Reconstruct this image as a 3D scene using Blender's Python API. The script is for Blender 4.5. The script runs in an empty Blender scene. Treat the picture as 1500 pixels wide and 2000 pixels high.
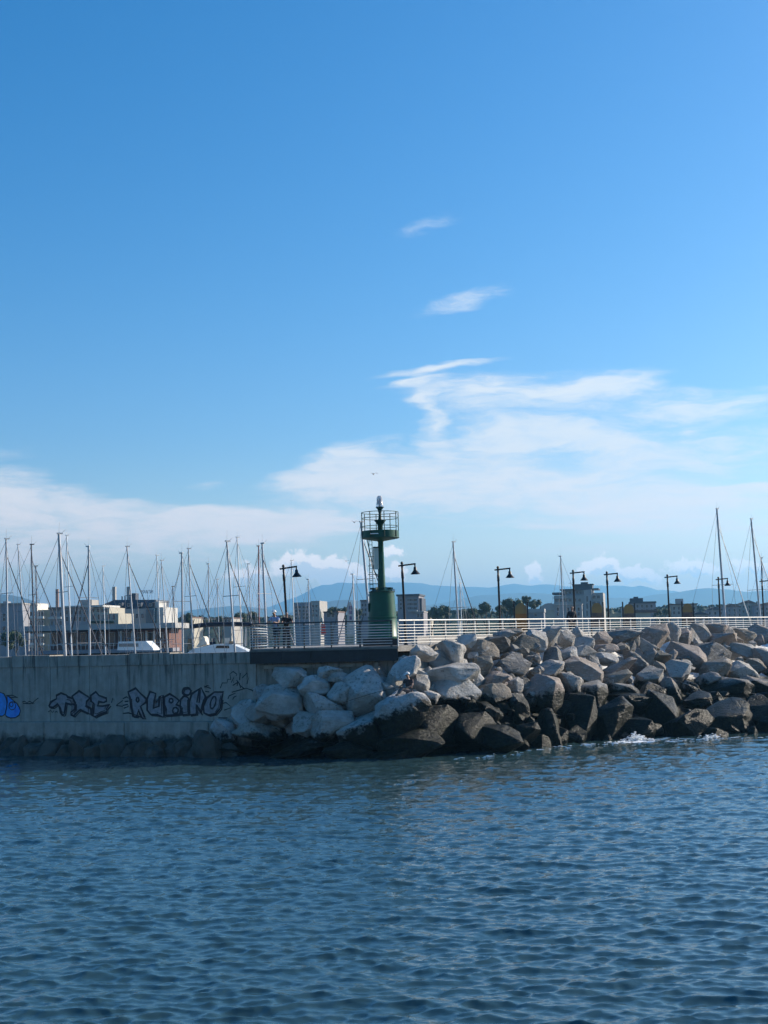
import bpy, bmesh, math, random
import numpy as np
from mathutils import Vector, Matrix, noise as mnoise
from mathutils.bvhtree import BVHTree

R = math.radians
scene = bpy.context.scene
col = scene.collection
rnd = random.Random(7)

# ------------------------------------------------------------------ camera
F_PX = 2600.0                       # focal length in pixels of the 1500 x 2000 photograph
EYE = 5.4                           # camera height above the water
HOR = 1245.0                        # horizon row at the middle column
ROLL = R(1.4)
PITCH = math.atan((HOR - 1000.0) / F_PX)
fwd = Vector((0, math.cos(PITCH), math.sin(PITCH)))
up0 = Vector((0, -math.sin(PITCH), math.cos(PITCH)))
rt0 = Vector((1, 0, 0))
rt = rt0 * math.cos(ROLL) - up0 * math.sin(ROLL)
up = rt0 * math.sin(ROLL) + up0 * math.cos(ROLL)
cam_d = bpy.data.cameras.new('camera')
cam = bpy.data.objects.new('camera', cam_d)
col.objects.link(cam)
cam_d.sensor_fit = 'AUTO'
cam_d.sensor_width = 36.0
cam_d.lens = F_PX / 2000.0 * 36.0
cam_d.clip_start = 0.1
cam_d.clip_end = 40000.0
cm = Matrix((rt, up, -fwd)).transposed().to_4x4()
cm.translation = Vector((0, 0, EYE))
cam.matrix_world = cm
scene.camera = cam

def ray(px, py):
    return (rt * ((px - 750) / F_PX) + up * ((1000 - py) / F_PX) + fwd)
def at(px, py, Y):
    d = ray(px, py); d = d * (Y / d.y)
    return Vector((d.x, d.y, d.z + EYE))
def on_z(px, py, z=0.0):
    d = ray(px, py); d = d * ((z - EYE) / d.z)
    return Vector((d.x, d.y, z))
def pxof(p):
    q = Vector(p) - Vector((0, 0, EYE))
    d = q.dot(fwd)
    return 750 + F_PX * q.dot(rt) / d, 1000 - F_PX * q.dot(up) / d

# ------------------------------------------------------------------ world, sun, exposure
SUN_AZ, SUN_EL = R(66), R(24)       # azimuth measured from the view axis (+Y) towards +X
world = bpy.data.worlds.new('World'); scene.world = world; world.use_nodes = True
world.cycles.sampling_method = 'MANUAL'; world.cycles.sample_map_resolution = 256
wt = world.node_tree; wt.nodes.clear()
class NG:
    """tiny helper to write node graphs"""
    def __init__(s, tree): s.t = tree
    def n(s, kind, **kw):
        nd = s.t.nodes.new(kind)
        for k, v in kw.items(): setattr(nd, k, v)
        return nd
    def put(s, sock, v):
        if v is None: return
        if hasattr(v, 'is_linked') or isinstance(v, bpy.types.NodeSocket): s.t.links.new(v, sock)
        else: sock.default_value = v
    def m(s, op, a, b=None, c=None, clamp=False):
        nd = s.n('ShaderNodeMath', operation=op, use_clamp=clamp)
        for i, v in enumerate((a, b, c)): s.put(nd.inputs[i], v)
        return nd.outputs[0]
    def v(s, op, a, b=None, scale=None):
        nd = s.n('ShaderNodeVectorMath', operation=op)
        s.put(nd.inputs[0], a)
        if b is not None: s.put(nd.inputs[1], b)
        if scale is not None: s.put(nd.inputs['Scale'], scale)
        return nd.outputs['Value'] if op in ('DOT_PRODUCT', 'LENGTH', 'DISTANCE') else nd.outputs[0]
    def ss(s, val, lo, hi, a=0.0, b=1.0):
        nd = s.n('ShaderNodeMapRange', interpolation_type='SMOOTHSTEP')
        s.put(nd.inputs[0], val); nd.inputs[1].default_value = lo; nd.inputs[2].default_value = hi
        nd.inputs[3].default_value = a; nd.inputs[4].default_value = b
        return nd.outputs[0]
    def noise(s, vec, scale, detail=4, rough=0.55, dist=0.0, color=False):
        nd = s.n('ShaderNodeTexNoise')
        s.put(nd.inputs['Vector'], vec); nd.inputs['Scale'].default_value = scale
        nd.inputs['Detail'].default_value = detail; nd.inputs['Roughness'].default_value = rough
        nd.inputs['Distortion'].default_value = dist
        return nd.outputs['Color'] if color else nd.outputs['Fac']
    def mix(s, fac, a, b, mode='MIX'):
        nd = s.n('ShaderNodeMix', data_type='RGBA', blend_type=mode)
        s.put(nd.inputs[0], fac); s.put(nd.inputs[6], a); s.put(nd.inputs[7], b)
        return nd.outputs[2]
    def xyz(s, x, y, z):
        nd = s.n('ShaderNodeCombineXYZ')
        for i, v in enumerate((x, y, z)): s.put(nd.inputs[i], v)
        return nd.outputs[0]

g = NG(wt)
SKY_STRENGTH = 0.110
sky = g.n('ShaderNodeTexSky', sky_type='NISHITA', sun_disc=False)
sky.sun_elevation = SUN_EL
sky.sun_rotation = SUN_AZ
sky.altitude = 0.0; sky.air_density = 1.0; sky.dust_density = 0.75; sky.ozone_density = 3.0
hs = g.n('ShaderNodeHueSaturation'); hs.inputs['Saturation'].default_value = 1.42
wt.links.new(sky.outputs[0], hs.inputs['Color'])
tint = g.mix(1.0, hs.outputs[0], (1.06, 0.985, 1.0, 1), 'MULTIPLY')
tc = g.n('ShaderNodeTexCoord')
sep = g.n('ShaderNodeSeparateXYZ'); wt.links.new(tc.outputs['Generated'], sep.inputs[0])
az = g.m('ARCTAN2', sep.outputs[0], sep.outputs[1])
el = g.m('ARCSINE', sep.outputs[2])
U = g.m('MULTIPLY', az, 2.6); V = g.m('MULTIPLY', el, 2.6)
uv = g.xyz(U, V, 0.0)
def skyuv(px, py):
    d = ray(px, py).normalized()
    return (math.atan2(d.x, d.y) * 2.6, math.asin(d.z) * 2.6)
# warped coordinates: long streaks for the ice clouds, round billows for the low cumulus
w1 = g.noise(g.v('MULTIPLY', uv, (2.2, 8.0, 1.0)), 1.6, 3, 0.6, color=True)
pc = g.v('ADD', uv, g.v('MULTIPLY', g.v('SUBTRACT', w1, (0.5, 0.5, 0.5)), (0.22, 0.065, 0.0)))
streak = g.noise(g.v('MULTIPLY', pc, (3.6, 17.0, 1.0)), 2.6, 7, 0.70)
bw = g.noise(uv, 38.0, 5, 0.62, color=True)
pb = g.v('ADD', uv, g.v('MULTIPLY', g.v('SUBTRACT', bw, (0.5, 0.5, 0.5)), (0.075, 0.06, 0.0)))
def ellipses(p, strokes):
    """soft elliptical puffs summed up; each stroke is x0 y0 x1 y1 half-width amount"""
    tot = 0.0
    for px0, py0, px1, py1, w, amt in strokes:
        a = skyuv(px0, py0); b = skyuv(px1, py1)
        d = Vector((b[0] - a[0], b[1] - a[1])); w /= 1000.0
        mp = g.n('ShaderNodeMapping', vector_type='TEXTURE')
        wt.links.new(p, mp.inputs['Vector'])
        mp.inputs['Location'].default_value = ((a[0] + b[0]) / 2, (a[1] + b[1]) / 2, 0)
        mp.inputs['Rotation'].default_value = (0, 0, math.atan2(d.y, d.x))
        mp.inputs['Scale'].default_value = (d.length / 2 * 1.1 + w * 1.5, w * 1.7, 1)
        gr = g.n('ShaderNodeTexGradient', gradient_type='SPHERICAL')
        wt.links.new(mp.outputs[0], gr.inputs[0])
        tot = g.m('MULTIPLY_ADD', gr.outputs[1], amt, tot)
    return tot
cir = ellipses(pc, [
    (-500, 950, 60, 960, 60, 1.2), (-200, 985, 250, 985, 32, 1.1), (100, 985, 345, 974, 13, 1.1), (-300, 1035, 640, 1034, 40, 1.2),
    (200, 1022, 710, 1022, 26, 1.5), (480, 1040, 720, 1030, 30, 1.1), (-600, 1090, 560, 1080, 36, .8), (-200, 885, 80, 881, 13, .8),
    (385, 942, 440, 936, 11, .7), (480, 880, 530, 876, 8, .35),
    (585, 908, 770, 868, 20, 1.45), (560, 935, 800, 918, 26, 1.30), (480, 962, 1080, 958, 36, 1.45), (760, 905, 1060, 890, 26, 1.09),
    (830, 770, 850, 880, 24, 1.16), (820, 768, 1040, 758, 20, 1.23), (880, 862, 1130, 838, 18, 1.59), (1040, 845, 1270, 868, 20, 1.45),
    (730, 741, 985, 703, 6.5, 1.81), (765, 762, 890, 732, 8, 1.30), (780, 790, 830, 772, 12, 0.87),
    (1040, 777, 1295, 733, 19, 1.59), (1190, 800, 1650, 762, 26, 1.23), (1060, 930, 1420, 900, 40, 1.16),
    (930, 988, 1800, 955, 24, 1.52), (1280, 955, 1700, 938, 9, 1.45), (860, 1022, 1500, 1016, 11, 1.45), (1150, 1040, 1700, 1034, 12, 1.16),
    (960, 1072, 1500, 1066, 14, 1.01), (1250, 850, 1800, 880, 40, 0.87), (1100, 985, 1500, 1000, 26, 0.87), (880, 940, 1200, 935, 18, 0.87),
    (810, 800, 1120, 790, 62, .75), (880, 835, 1450, 825, 70, .60), (560, 940, 1300, 935, 66, .60), (1050, 760, 1300, 745, 34, .5), (-300, 935, 120, 950, 30, .9), (200, 1000, 690, 1005, 14, 1.0),
    (820, 610, 1025, 558, 15, .95), (770, 458, 915, 430, 13, .62), (1055, 526, 1074, 517, 4, .4),
    (1118, 547, 1130, 544, 5, .4), (400, 660, 530, 664, 12, .22), (900, 678, 980, 676, 8, .25),
    (1345, 842, 1372, 843, 4, .6)])
cmask = g.m('MULTIPLY', g.ss(g.m('MULTIPLY_ADD', g.m('SUBTRACT', streak, 0.5), 2.1, cir), 0.10, 1.85, 0.0, 0.95), g.ss(cir, 0.0, 0.6))
# the same kind of thin cloud goes on all round the sky, low over the horizon
wide = g.ss(g.noise(g.v('MULTIPLY', pc, (1.0, 3.2, 1.0)), 1.1, 3, 0.55), 0.50, 0.72, 0.0, 0.6)
band = g.m('MULTIPLY', g.ss(V, 0.02, 0.14), g.ss(V, 0.30, 0.62, 1.0, 0.0))
outside = g.ss(g.m('ABSOLUTE', U), 0.80, 1.2)
cmask = g.m('MAXIMUM', cmask, g.m('MULTIPLY', g.m('MULTIPLY', wide, band), outside))
cmask = g.m('MULTIPLY', cmask, g.ss(streak, 0.30, 0.62, 0.78, 1.05), clamp=True)
# cumulus low over the hills
CUM = [(440, 1122, 540, 1120, 16, .8), (555, 1100, 600, 1098, 17, 1.2), (600, 1112, 670, 1110, 17, 1.5), (640, 1125, 710, 1122, 14, 1.5),
       (755, 1080, 775, 1082, 9, 1.0), (765, 1118, 780, 1122, 14, 1.2), (1035, 1118, 1052, 1128, 14, 1.2),
       (1150, 1108, 1200, 1106, 14, 1.5), (1200, 1116, 1285, 1130, 12, 1.5), (1310, 1106, 1390, 1112, 12, 1.5),
       (1445, 1105, 1500, 1112, 11, 1.3), (1640, 1110, 1760, 1100, 20, 1.4), (-160, 1120, -60, 1110, 20, 1.4)]
cum = ellipses(pb, CUM)
shd = ellipses(pb, [(x0 + 4, y0 + 13, x1 + 8, y1 + 14, w * .8, 1.6) for x0, y0, x1, y1, w, k in CUM])
km = g.ss(cum, 0.12, 0.50, 0.0, 0.95); sm = g.ss(shd, 0.35, 1.0, 0.0, 0.85)
K = 0.76 / SKY_STRENGTH
def rad(r, gg, b): return (r * K, gg * K, b * K, 1)
c1 = g.mix(cmask, tint, rad(.80, .825, .845))
cumcol = g.mix(sm, rad(1.12, 1.14, 1.12), rad(.60, .74, .86))
c2 = g.mix(km, c1, cumcol)
glow = g.mix(g.ss(V, 0.04, 0.42), (1.55, 1.24, 1.04, 1), (1, 1, 1, 1))   # brightening towards the horizon, all round
c2 = g.mix(1.0, c2, glow, 'MULTIPLY')
bg = g.n('ShaderNodeBackground'); bg.inputs[1].default_value = SKY_STRENGTH
wt.links.new(c2, bg.inputs[0])
wo = g.n('ShaderNodeOutputWorld'); wt.links.new(bg.outputs[0], wo.inputs[0])

sun_d = bpy.data.lights.new('sun', 'SUN'); sun_d.energy = 5.0; sun_d.angle = R(0.55); sun_d.color = (1.0, 0.90, 0.76)
sun = bpy.data.objects.new('sun', sun_d); col.objects.link(sun)
sdir = Vector((math.sin(SUN_AZ) * math.cos(SUN_EL), math.cos(SUN_AZ) * math.cos(SUN_EL), math.sin(SUN_EL)))
sun.rotation_euler = sdir.to_track_quat('Z', 'Y').to_euler()
sun.location = (60, 40, 60)

vs = scene.view_settings
vs.view_transform = 'Standard'; vs.look = 'None'; vs.exposure = 0.63; vs.gamma = 1.0
vs.use_curve_mapping = False
scene.render.engine = 'CYCLES'
scene.cycles.use_denoising = True
scene.render.filter_size = 1.15
scene.cycles.max_bounces = 5
scene.cycles.use_adaptive_sampling = True
scene.cycles.adaptive_threshold = 0.02
scene.cycles.volume_bounces = 0
scene.cycles.sample_clamp_indirect = 6.0

# ------------------------------------------------------------------ materials
MATS = {}
def mat(name, colr, rough=0.6, metal=0.0, var=0.0, scale=3.0, bump=0.0, bscale=None, spec=None, col2=None, coord='Object'):
    if name in MATS: return MATS[name]
    m = bpy.data.materials.new(name); m.use_nodes = True
    t = m.node_tree; b = t.nodes['Principled BSDF']; n = NG(t)
    c4 = (*colr, 1)
    b.inputs['Base Color'].default_value = c4
    b.inputs['Roughness'].default_value = rough
    b.inputs['Metallic'].default_value = metal
    if spec is not None: b.inputs['Specular IOR Level'].default_value = spec
    if var or bump or col2:
        tcn = n.n('ShaderNodeTexCoord')
        vec = tcn.outputs[coord]
        f = n.noise(vec, scale, 5, 0.6)
        if var or col2:
            c2 = (*(col2 if col2 else [max(0, x * (1 - var)) for x in colr]), 1)
            t.links.new(n.mix(n.ss(f, 0.35, 0.65), c4, c2), b.inputs['Base Color'])
        if bump:
            bn = n.n('ShaderNodeBump'); bn.inputs['Strength'].default_value = bump; bn.inputs['Distance'].default_value = 0.05
            t.links.new(n.noise(vec, bscale or scale * 4, 4, 0.6), bn.inputs['Height'])
            t.links.new(bn.outputs[0], b.inputs['Normal'])
    MATS[name] = m
    return m

# ------------------------------------------------------------------ mesh builder
class MB:
    def __init__(s): s.v = []; s.f = []
    def add(s, vs_, fs):
        o = len(s.v); s.v += [tuple(x) for x in vs_]; s.f += [tuple(i + o for i in f) for f in fs]
    def box(s, c, size, rz=0.0, M=None):
        hx, hy, hz = size[0] / 2, size[1] / 2, size[2] / 2
        cs, sn = math.cos(rz), math.sin(rz); out = []
        for x, y, z in ((-hx,-hy,-hz),(hx,-hy,-hz),(hx,hy,-hz),(-hx,hy,-hz),(-hx,-hy,hz),(hx,-hy,hz),(hx,hy,hz),(-hx,hy,hz)):
            p = Vector((x * cs - y * sn + c[0], x * sn + y * cs + c[1], z + c[2]))
            out.append(M @ p if M else p)
        s.add(out, [(0,3,2,1),(4,5,6,7),(0,1,5,4),(1,2,6,5),(2,3,7,6),(3,0,4,7)])
        return s
    def tube(s, p0, p1, r0, r1=None, n=8, caps=True):
        p0 = Vector(p0); p1 = Vector(p1); r1 = r0 if r1 is None else r1
        d = (p1 - p0).normalized()
        a = d.orthogonal().normalized(); b = d.cross(a)
        vs_ = []
        for p, r in ((p0, r0), (p1, r1)):
            for i in range(n):
                t = 2 * math.pi * i / n
                vs_.append(p + (a * math.cos(t) + b * math.sin(t)) * r)
        fs = [(i, (i + 1) % n, n + (i + 1) % n, n + i) for i in range(n)]
        if caps: fs += [tuple(range(n - 1, -1, -1)), tuple(range(n, 2 * n))]
        s.add(vs_, fs); return s
    def path(s, pts, r, n=6, closed=False):
        pts = [Vector(p) for p in pts]; N = len(pts); vs_ = []
        for i, p in enumerate(pts):
            a = pts[(i - 1) % N] if (closed or i) else p
            b = pts[(i + 1) % N] if (closed or i < N - 1) else p
            d = (b - a).normalized()
            u = Vector((0, 0, 1)) if abs(d.z) < 0.9 else Vector((1, 0, 0))
            x = d.cross(u).normalized(); y = x.cross(d)
            for k in range(n):
                t = 2 * math.pi * k / n
                vs_.append(p + (x * math.cos(t) + y * math.sin(t)) * r)
        fs = []
        for i in range(N if closed else N - 1):
            j = (i + 1) % N
            for k in range(n):
                fs.append((i * n + k, i * n + (k + 1) % n, j * n + (k + 1) % n, j * n + k))
        if not closed: fs += [tuple(range(n - 1, -1, -1)), tuple(range((N - 1) * n, N * n))]
        s.add(vs_, fs); return s
    def lathe(s, c, prof, n=32, capped=True):
        c = Vector(c); vs_ = []
        for r, z in prof:
            for i in range(n):
                t = 2 * math.pi * i / n
                vs_.append(c + Vector((r * math.cos(t), r * math.sin(t), z)))
        fs = []
        for k in range(len(prof) - 1):
            for i in range(n):
                fs.append((k * n + i, k * n + (i + 1) % n, (k + 1) * n + (i + 1) % n, (k + 1) * n + i))
        if capped: fs += [tuple(range(n - 1, -1, -1)), tuple(range((len(prof) - 1) * n, len(prof) * n))]
        s.add(vs_, fs); return s
    def prism(s, poly, off):
        """polygon (list of points) pushed along vector off"""
        n = len(poly); off = Vector(off)
        vs_ = [Vector(p) for p in poly] + [Vector(p) + off for p in poly]
        fs = [tuple(range(n - 1, -1, -1)), tuple(range(n, 2 * n))] + [(i, (i + 1) % n, n + (i + 1) % n, n + i) for i in range(n)]
        s.add(vs_, fs); return s
    def mesh(s, name, smooth=False):
        me = bpy.data.meshes.new(name); me.from_pydata(s.v, [], s.f); me.update()
        bm = bmesh.new(); bm.from_mesh(me); bmesh.ops.recalc_face_normals(bm, faces=bm.faces); bm.to_mesh(me); bm.free()
        if smooth:
            me.polygons.foreach_set('use_smooth', [True] * len(me.polygons))
            try: me.set_sharp_from_angle(angle=R(40))
            except Exception: pass
        return me
    def build(s, name, m, parent=None, smooth=False):
        me = s.mesh(name, smooth); me.materials.append(m)
        return link(name, me, parent)
def link(name, data, parent=None):
    o = bpy.data.objects.new(name, data); col.objects.link(o)
    if parent is not None:
        o.parent = parent
        o.matrix_parent_inverse = Matrix.Translation(parent.location).inverted() if parent.rotation_euler.z == 0 else parent_inv(parent)
    return o
def parent_inv(p):
    return (Matrix.Translation(p.location) @ p.rotation_euler.to_matrix().to_4x4()).inverted()
def tag(o, label, cat, group=None, kind=None):
    o['label'] = label
    if cat: o['category'] = cat
    if group: o['group'] = group
    if kind: o['kind'] = kind
    return o
def thing(name, label, cat, loc=(0, 0, 0), group=None):
    o = bpy.data.objects.new(name, None); col.objects.link(o)
    o.location = loc; o.empty_display_size = 0.2
    return tag(o, label, cat, group)
def struct(o, label):
    o['kind'] = 'structure'; o['label'] = label
    return o
ORD = ['first','second','third','fourth','fifth','sixth','seventh','eighth','ninth','tenth','eleventh','twelfth','thirteenth','fourteenth','fifteenth',
       'sixteenth','seventeenth','eighteenth','nineteenth','twentieth','twenty-first','twenty-second','twenty-third','twenty-fourth','twenty-fifth','twenty-sixth','twenty-seventh','twenty-eighth']

# ================================================================== SEA
def ocean_patch(N, L, wind, wdir, kmin, kmax, rms, seed, spread=2.0):
    rs = np.random.RandomState(seed)
    k1 = 2 * np.pi * np.fft.fftfreq(N, L / N)
    kx, ky = np.meshgrid(k1, k1)                      # [row=y, col=x]
    k = np.hypot(kx, ky); k[0, 0] = 1e9
    Lw = wind * wind / 9.81
    cosw = (kx * math.cos(wdir) + ky * math.sin(wdir)) / k
    P = np.exp(-1.0 / (k * Lw) ** 2) / k ** 3.3 * (0.05 + np.abs(cosw) ** spread)
    P[(k < kmin) | (k > kmax)] = 0
    h = np.sqrt(P) * (rs.randn(N, N) + 1j * rs.randn(N, N))
    def real(a): return np.real(np.fft.ifft2(a))
    z = real(h)
    sc_ = rms / z.std()
    dx = real(-1j * kx / k * h) * sc_; dy = real(-1j * ky / k * h) * sc_
    return z * sc_, dx, dy
def bil(A, L, X, Y):
    N = A.shape[0]
    fx = (X / L % 1.0) * N; fy = (Y / L % 1.0) * N
    x0 = np.floor(fx).astype(int) % N; y0 = np.floor(fy).astype(int) % N
    tx = fx - np.floor(fx); ty = fy - np.floor(fy)
    x1 = (x0 + 1) % N; y1 = (y0 + 1) % N
    return (A[y0, x0] * (1 - tx) + A[y0, x1] * tx) * (1 - ty) + (A[y1, x0] * (1 - tx) + A[y1, x1] * tx) * ty
def build_sea():
    NT, NR = 620, 640
    a = np.linspace(0, 1, NR)
    Yr = 1.0 / np.sqrt((1 - a) / 13.0 ** 2 + a / 84.0 ** 2)
    Yr = 0.35 * Yr + 0.65 * (13.0 * (84.0 / 13.0) ** a)
    T = np.linspace(-0.44, 0.44, NT)
    YY, TT = np.meshgrid(Yr, T, indexing='ij')
    XX = YY * TT
    W = R(79)
    zA, xA, yA = ocean_patch(1024, 70.0, 1.7, W, 0.5, 24.0, 0.0165, 3, 6.0)
    z2, x2, y2 = ocean_patch(1024, 70.0, 1.0, R(93), 2.0, 36.0, 0.0132, 8, 7.0)
    zA = zA + z2; xA = xA + x2; yA = yA + y2
    zB, xB, yB = ocean_patch(512, 9.7, 1.4, R(84), 11.0, 90.0, 0.0050, 5, 5.0)
    fade = np.minimum(1, (0.44 - np.abs(TT)) / 0.03)
    fade = np.minimum(fade, np.minimum((YY - 13.0) / 0.6, (84.0 - YY) / 4.0)); fade = np.clip(fade, 0, 1)
    gust = 0.75 + 0.5 * bil(zA / zA.std() * 0.25 + 0.5, 460.0, XX + 30, YY + 11)
    Z = (bil(zA, 70.0, XX, YY) + bil(zB, 9.7, XX, YY) * gust) * fade
    DX = (bil(xA, 70.0, XX, YY) * 0.9 + bil(xB, 9.7, XX, YY) * 0.7) * fade
    DY = (bil(yA, 70.0, XX, YY) * 0.9 + bil(yB, 9.7, XX, YY) * 0.7) * fade
    co = np.stack([XX - DX, YY - DY, Z], -1).reshape(-1, 3)
    n0 = NT * NR
    idx = np.arange(n0).reshape(NR, NT)
    quads = np.stack([idx[:-1, :-1], idx[:-1, 1:], idx[1:, 1:], idx[1:, :-1]], -1).reshape(-1, 4)
    B = 9000.0
    outer = np.array([[-B, -3000, 0], [B, -3000, 0], [B, 190, 0], [-B, 190, 0]], float)
    co = np.vstack([co, outer])
    faces = [tuple(q) for q in quads.tolist()]
    nl, nr_, fl, fr = idx[0, 0], idx[0, -1], idx[-1, 0], idx[-1, -1]
    o0 = n0
    faces.append(tuple([o0, o0 + 1] + idx[0, ::-1].tolist()))          # near
    faces.append(tuple([o0 + 1, o0 + 2] + idx[::-1, -1].tolist()))      # right
    faces.append(tuple([o0 + 2, o0 + 3] + idx[-1, :].tolist()))         # far
    faces.append(tuple([o0 + 3, o0] + idx[:, 0].tolist()))              # left
    me = bpy.data.meshes.new('sea_water'); me.from_pydata(co.tolist(), [], faces); me.update()
    me.polygons.foreach_set('use_smooth', [True] * len(me.polygons))
    m = bpy.data.materials.new('sea_water'); m.use_nodes = True
    t = m.node_tree; b = t.nodes['Principled BSDF']; n = NG(t)
    geo = n.n('ShaderNodeNewGeometry')
    b.inputs['Base Color'].default_value = (0.030, 0.066, 0.072, 1)
    b.inputs['Roughness'].default_value = 0.06
    b.inputs['IOR'].default_value = 1.6
    bn = n.n('ShaderNodeBump'); bn.inputs['Strength'].default_value = 0.5; bn.inputs['Distance'].default_value = 0.012
    pv = n.v('MULTIPLY', geo.outputs['Position'], (0.7, 1.9, 1.0))
    t.links.new(n.noise(pv, 8.0, 4, 0.6), bn.inputs['Height'])
    t.links.new(bn.outputs[0], b.inputs['Normal'])
    me.materials.append(m)
    return struct(link('sea_water', me), 'dark blue choppy harbour water')
build_sea()

# ================================================================== LAND, HILLS, HAZE
def build_land():
    mb = MB()
    mb.box((0, 5500, -0.3), (17800, 10640, 3.4))
    return struct(mb.build('land', mat('land', (0.10, 0.11, 0.075), 0.95, var=0.4, scale=0.02)), 'flat land of the town beyond the marina')
build_land()

def ridge(name, label, Y, prof, thick, colr, seed):
    """prof: (px, py) points of the skyline; a heightfield with a real back slope"""
    pts = [at(px, py, Y) for px, py in prof]
    xs = np.array([p.x for p in pts]); zs = np.array([max(p.z, 4.0) for p in pts])
    X = np.linspace(xs[0], xs[-1], 320); NY = 34
    H = np.interp(X, xs, zs)
    ker = np.ones(5) / 5; H = np.convolve(np.pad(H, 2, mode='edge'), ker, 'valid')
    vs_, fs = [], []
    for j in range(NY):
        t = j / (NY - 1) * 2 - 1
        for i, x in enumerate(X):
            nz = mnoise.fractal(Vector((x / 420.0 + seed, t * thick / 420.0, seed)), 1.0, 2.0, 5)
            sh = max(0.0, 1 - abs(t)) ** 0.8
            crest = mnoise.fractal(Vector((x / 130.0, seed * 3.1, 0)), 1.0, 2.0, 4)
            z = H[i] * sh * (1 + 0.22 * nz * (1 - sh)) + crest * H[i] * 0.045 * sh
            vs_.append((x, Y + t * thick, z + 0.5))
    n = len(X)
    for j in range(NY - 1):
        for i in range(n - 1):
            a = j * n + i
            fs.append((a, a + 1, a + n + 1, a + n))
    me = bpy.data.meshes.new(name); me.from_pydata(vs_, [], fs); me.update()
    me.polygons.foreach_set('use_smooth', [True] * len(me.polygons))
    me.materials.append(mat(name, colr, 0.95, var=0.5, scale=0.006, col2=(colr[0] * 1.5, colr[1] * 1.35, colr[2] * 1.1)))
    return struct(link(name, me), label)
ridge('hills_far', 'farthest pale blue mountain ridge', 9000,
      [(-2200,1190),(-1200,1180),(-500,1215),(0,1240),(300,1238),(420,1215),(500,1195),(535,1182),(570,1168),(600,1152),(640,1140),(670,1136),(760,1136),(800,1134),(830,1136),(860,1143),(905,1144),(935,1148),(965,1143),
       (1000,1138),(1020,1138),(1045,1143),(1070,1143),(1086,1137),(1100,1141),(1140,1148),(1185,1141),(1210,1139),(1260,1147),(1310,1154),(1420,1158),(1500,1156),(1800,1150),(2300,1170),(3000,1195)], 1500, (0.05, 0.07, 0.05), 2.2)
ridge('hills_middle', 'middle blue mountain ridge', 6200,
      [(-1500,1200),(-700,1190),(100,1225),(300,1208),(350,1196),(395,1186),(430,1185),(460,1181),(500,1186),(540,1190),(560,1192),(600,1185),(700,1186),(860,1178),(905,1168),(960,1158),(1000,1155),(1060,1158),(1110,1165),(1170,1168),(1240,1166),(1290,1160),(1330,1154),
       (1370,1147),(1392,1143),(1415,1147),(1445,1155),(1480,1150),(1560,1152),(1800,1165),(2400,1180)], 1100, (0.045, 0.065, 0.045), 5.7)
ridge('hills_near', 'low dark blue foothills', 4300,
      [(-900,1170),(-300,1158),(0,1160),(30,1161),(60,1168),(100,1184),(140,1196),(250,1212),(400,1205),(520,1208),(590,1190),(630,1177),(665,1167),(690,1170),(720,1172),(780,1180),(830,1182),(860,1188),(920,1182),(1000,1190),(1100,1192),(1250,1188),(1400,1192),(1500,1188),(1900,1180)],
      700, (0.03, 0.05, 0.05), 9.1)

def build_haze():
    mb = MB(); mb.box((0, 3650, 200), (19000, 14500, 404))
    m = bpy.data.materials.new('haze'); m.use_nodes = True
    t = m.node_tree; t.nodes.clear(); n = NG(t)
    o = n.n('ShaderNodeOutputMaterial'); v = n.n('ShaderNodeVolumePrincipled')
    v.inputs['Color'].default_value = (0.25, 0.62, 1.0, 1)
    v.inputs['Density'].default_value = 1.85e-4
    v.inputs['Anisotropy'].default_value = 0.4
    t.links.new(v.outputs[0], o.inputs['Volume'])
    ob = mb.build('haze', m)
    ob['kind'] = 'stuff'; ob['label'] = 'thin pale blue summer haze in the air'; ob['category'] = 'haze'
build_haze()

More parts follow.
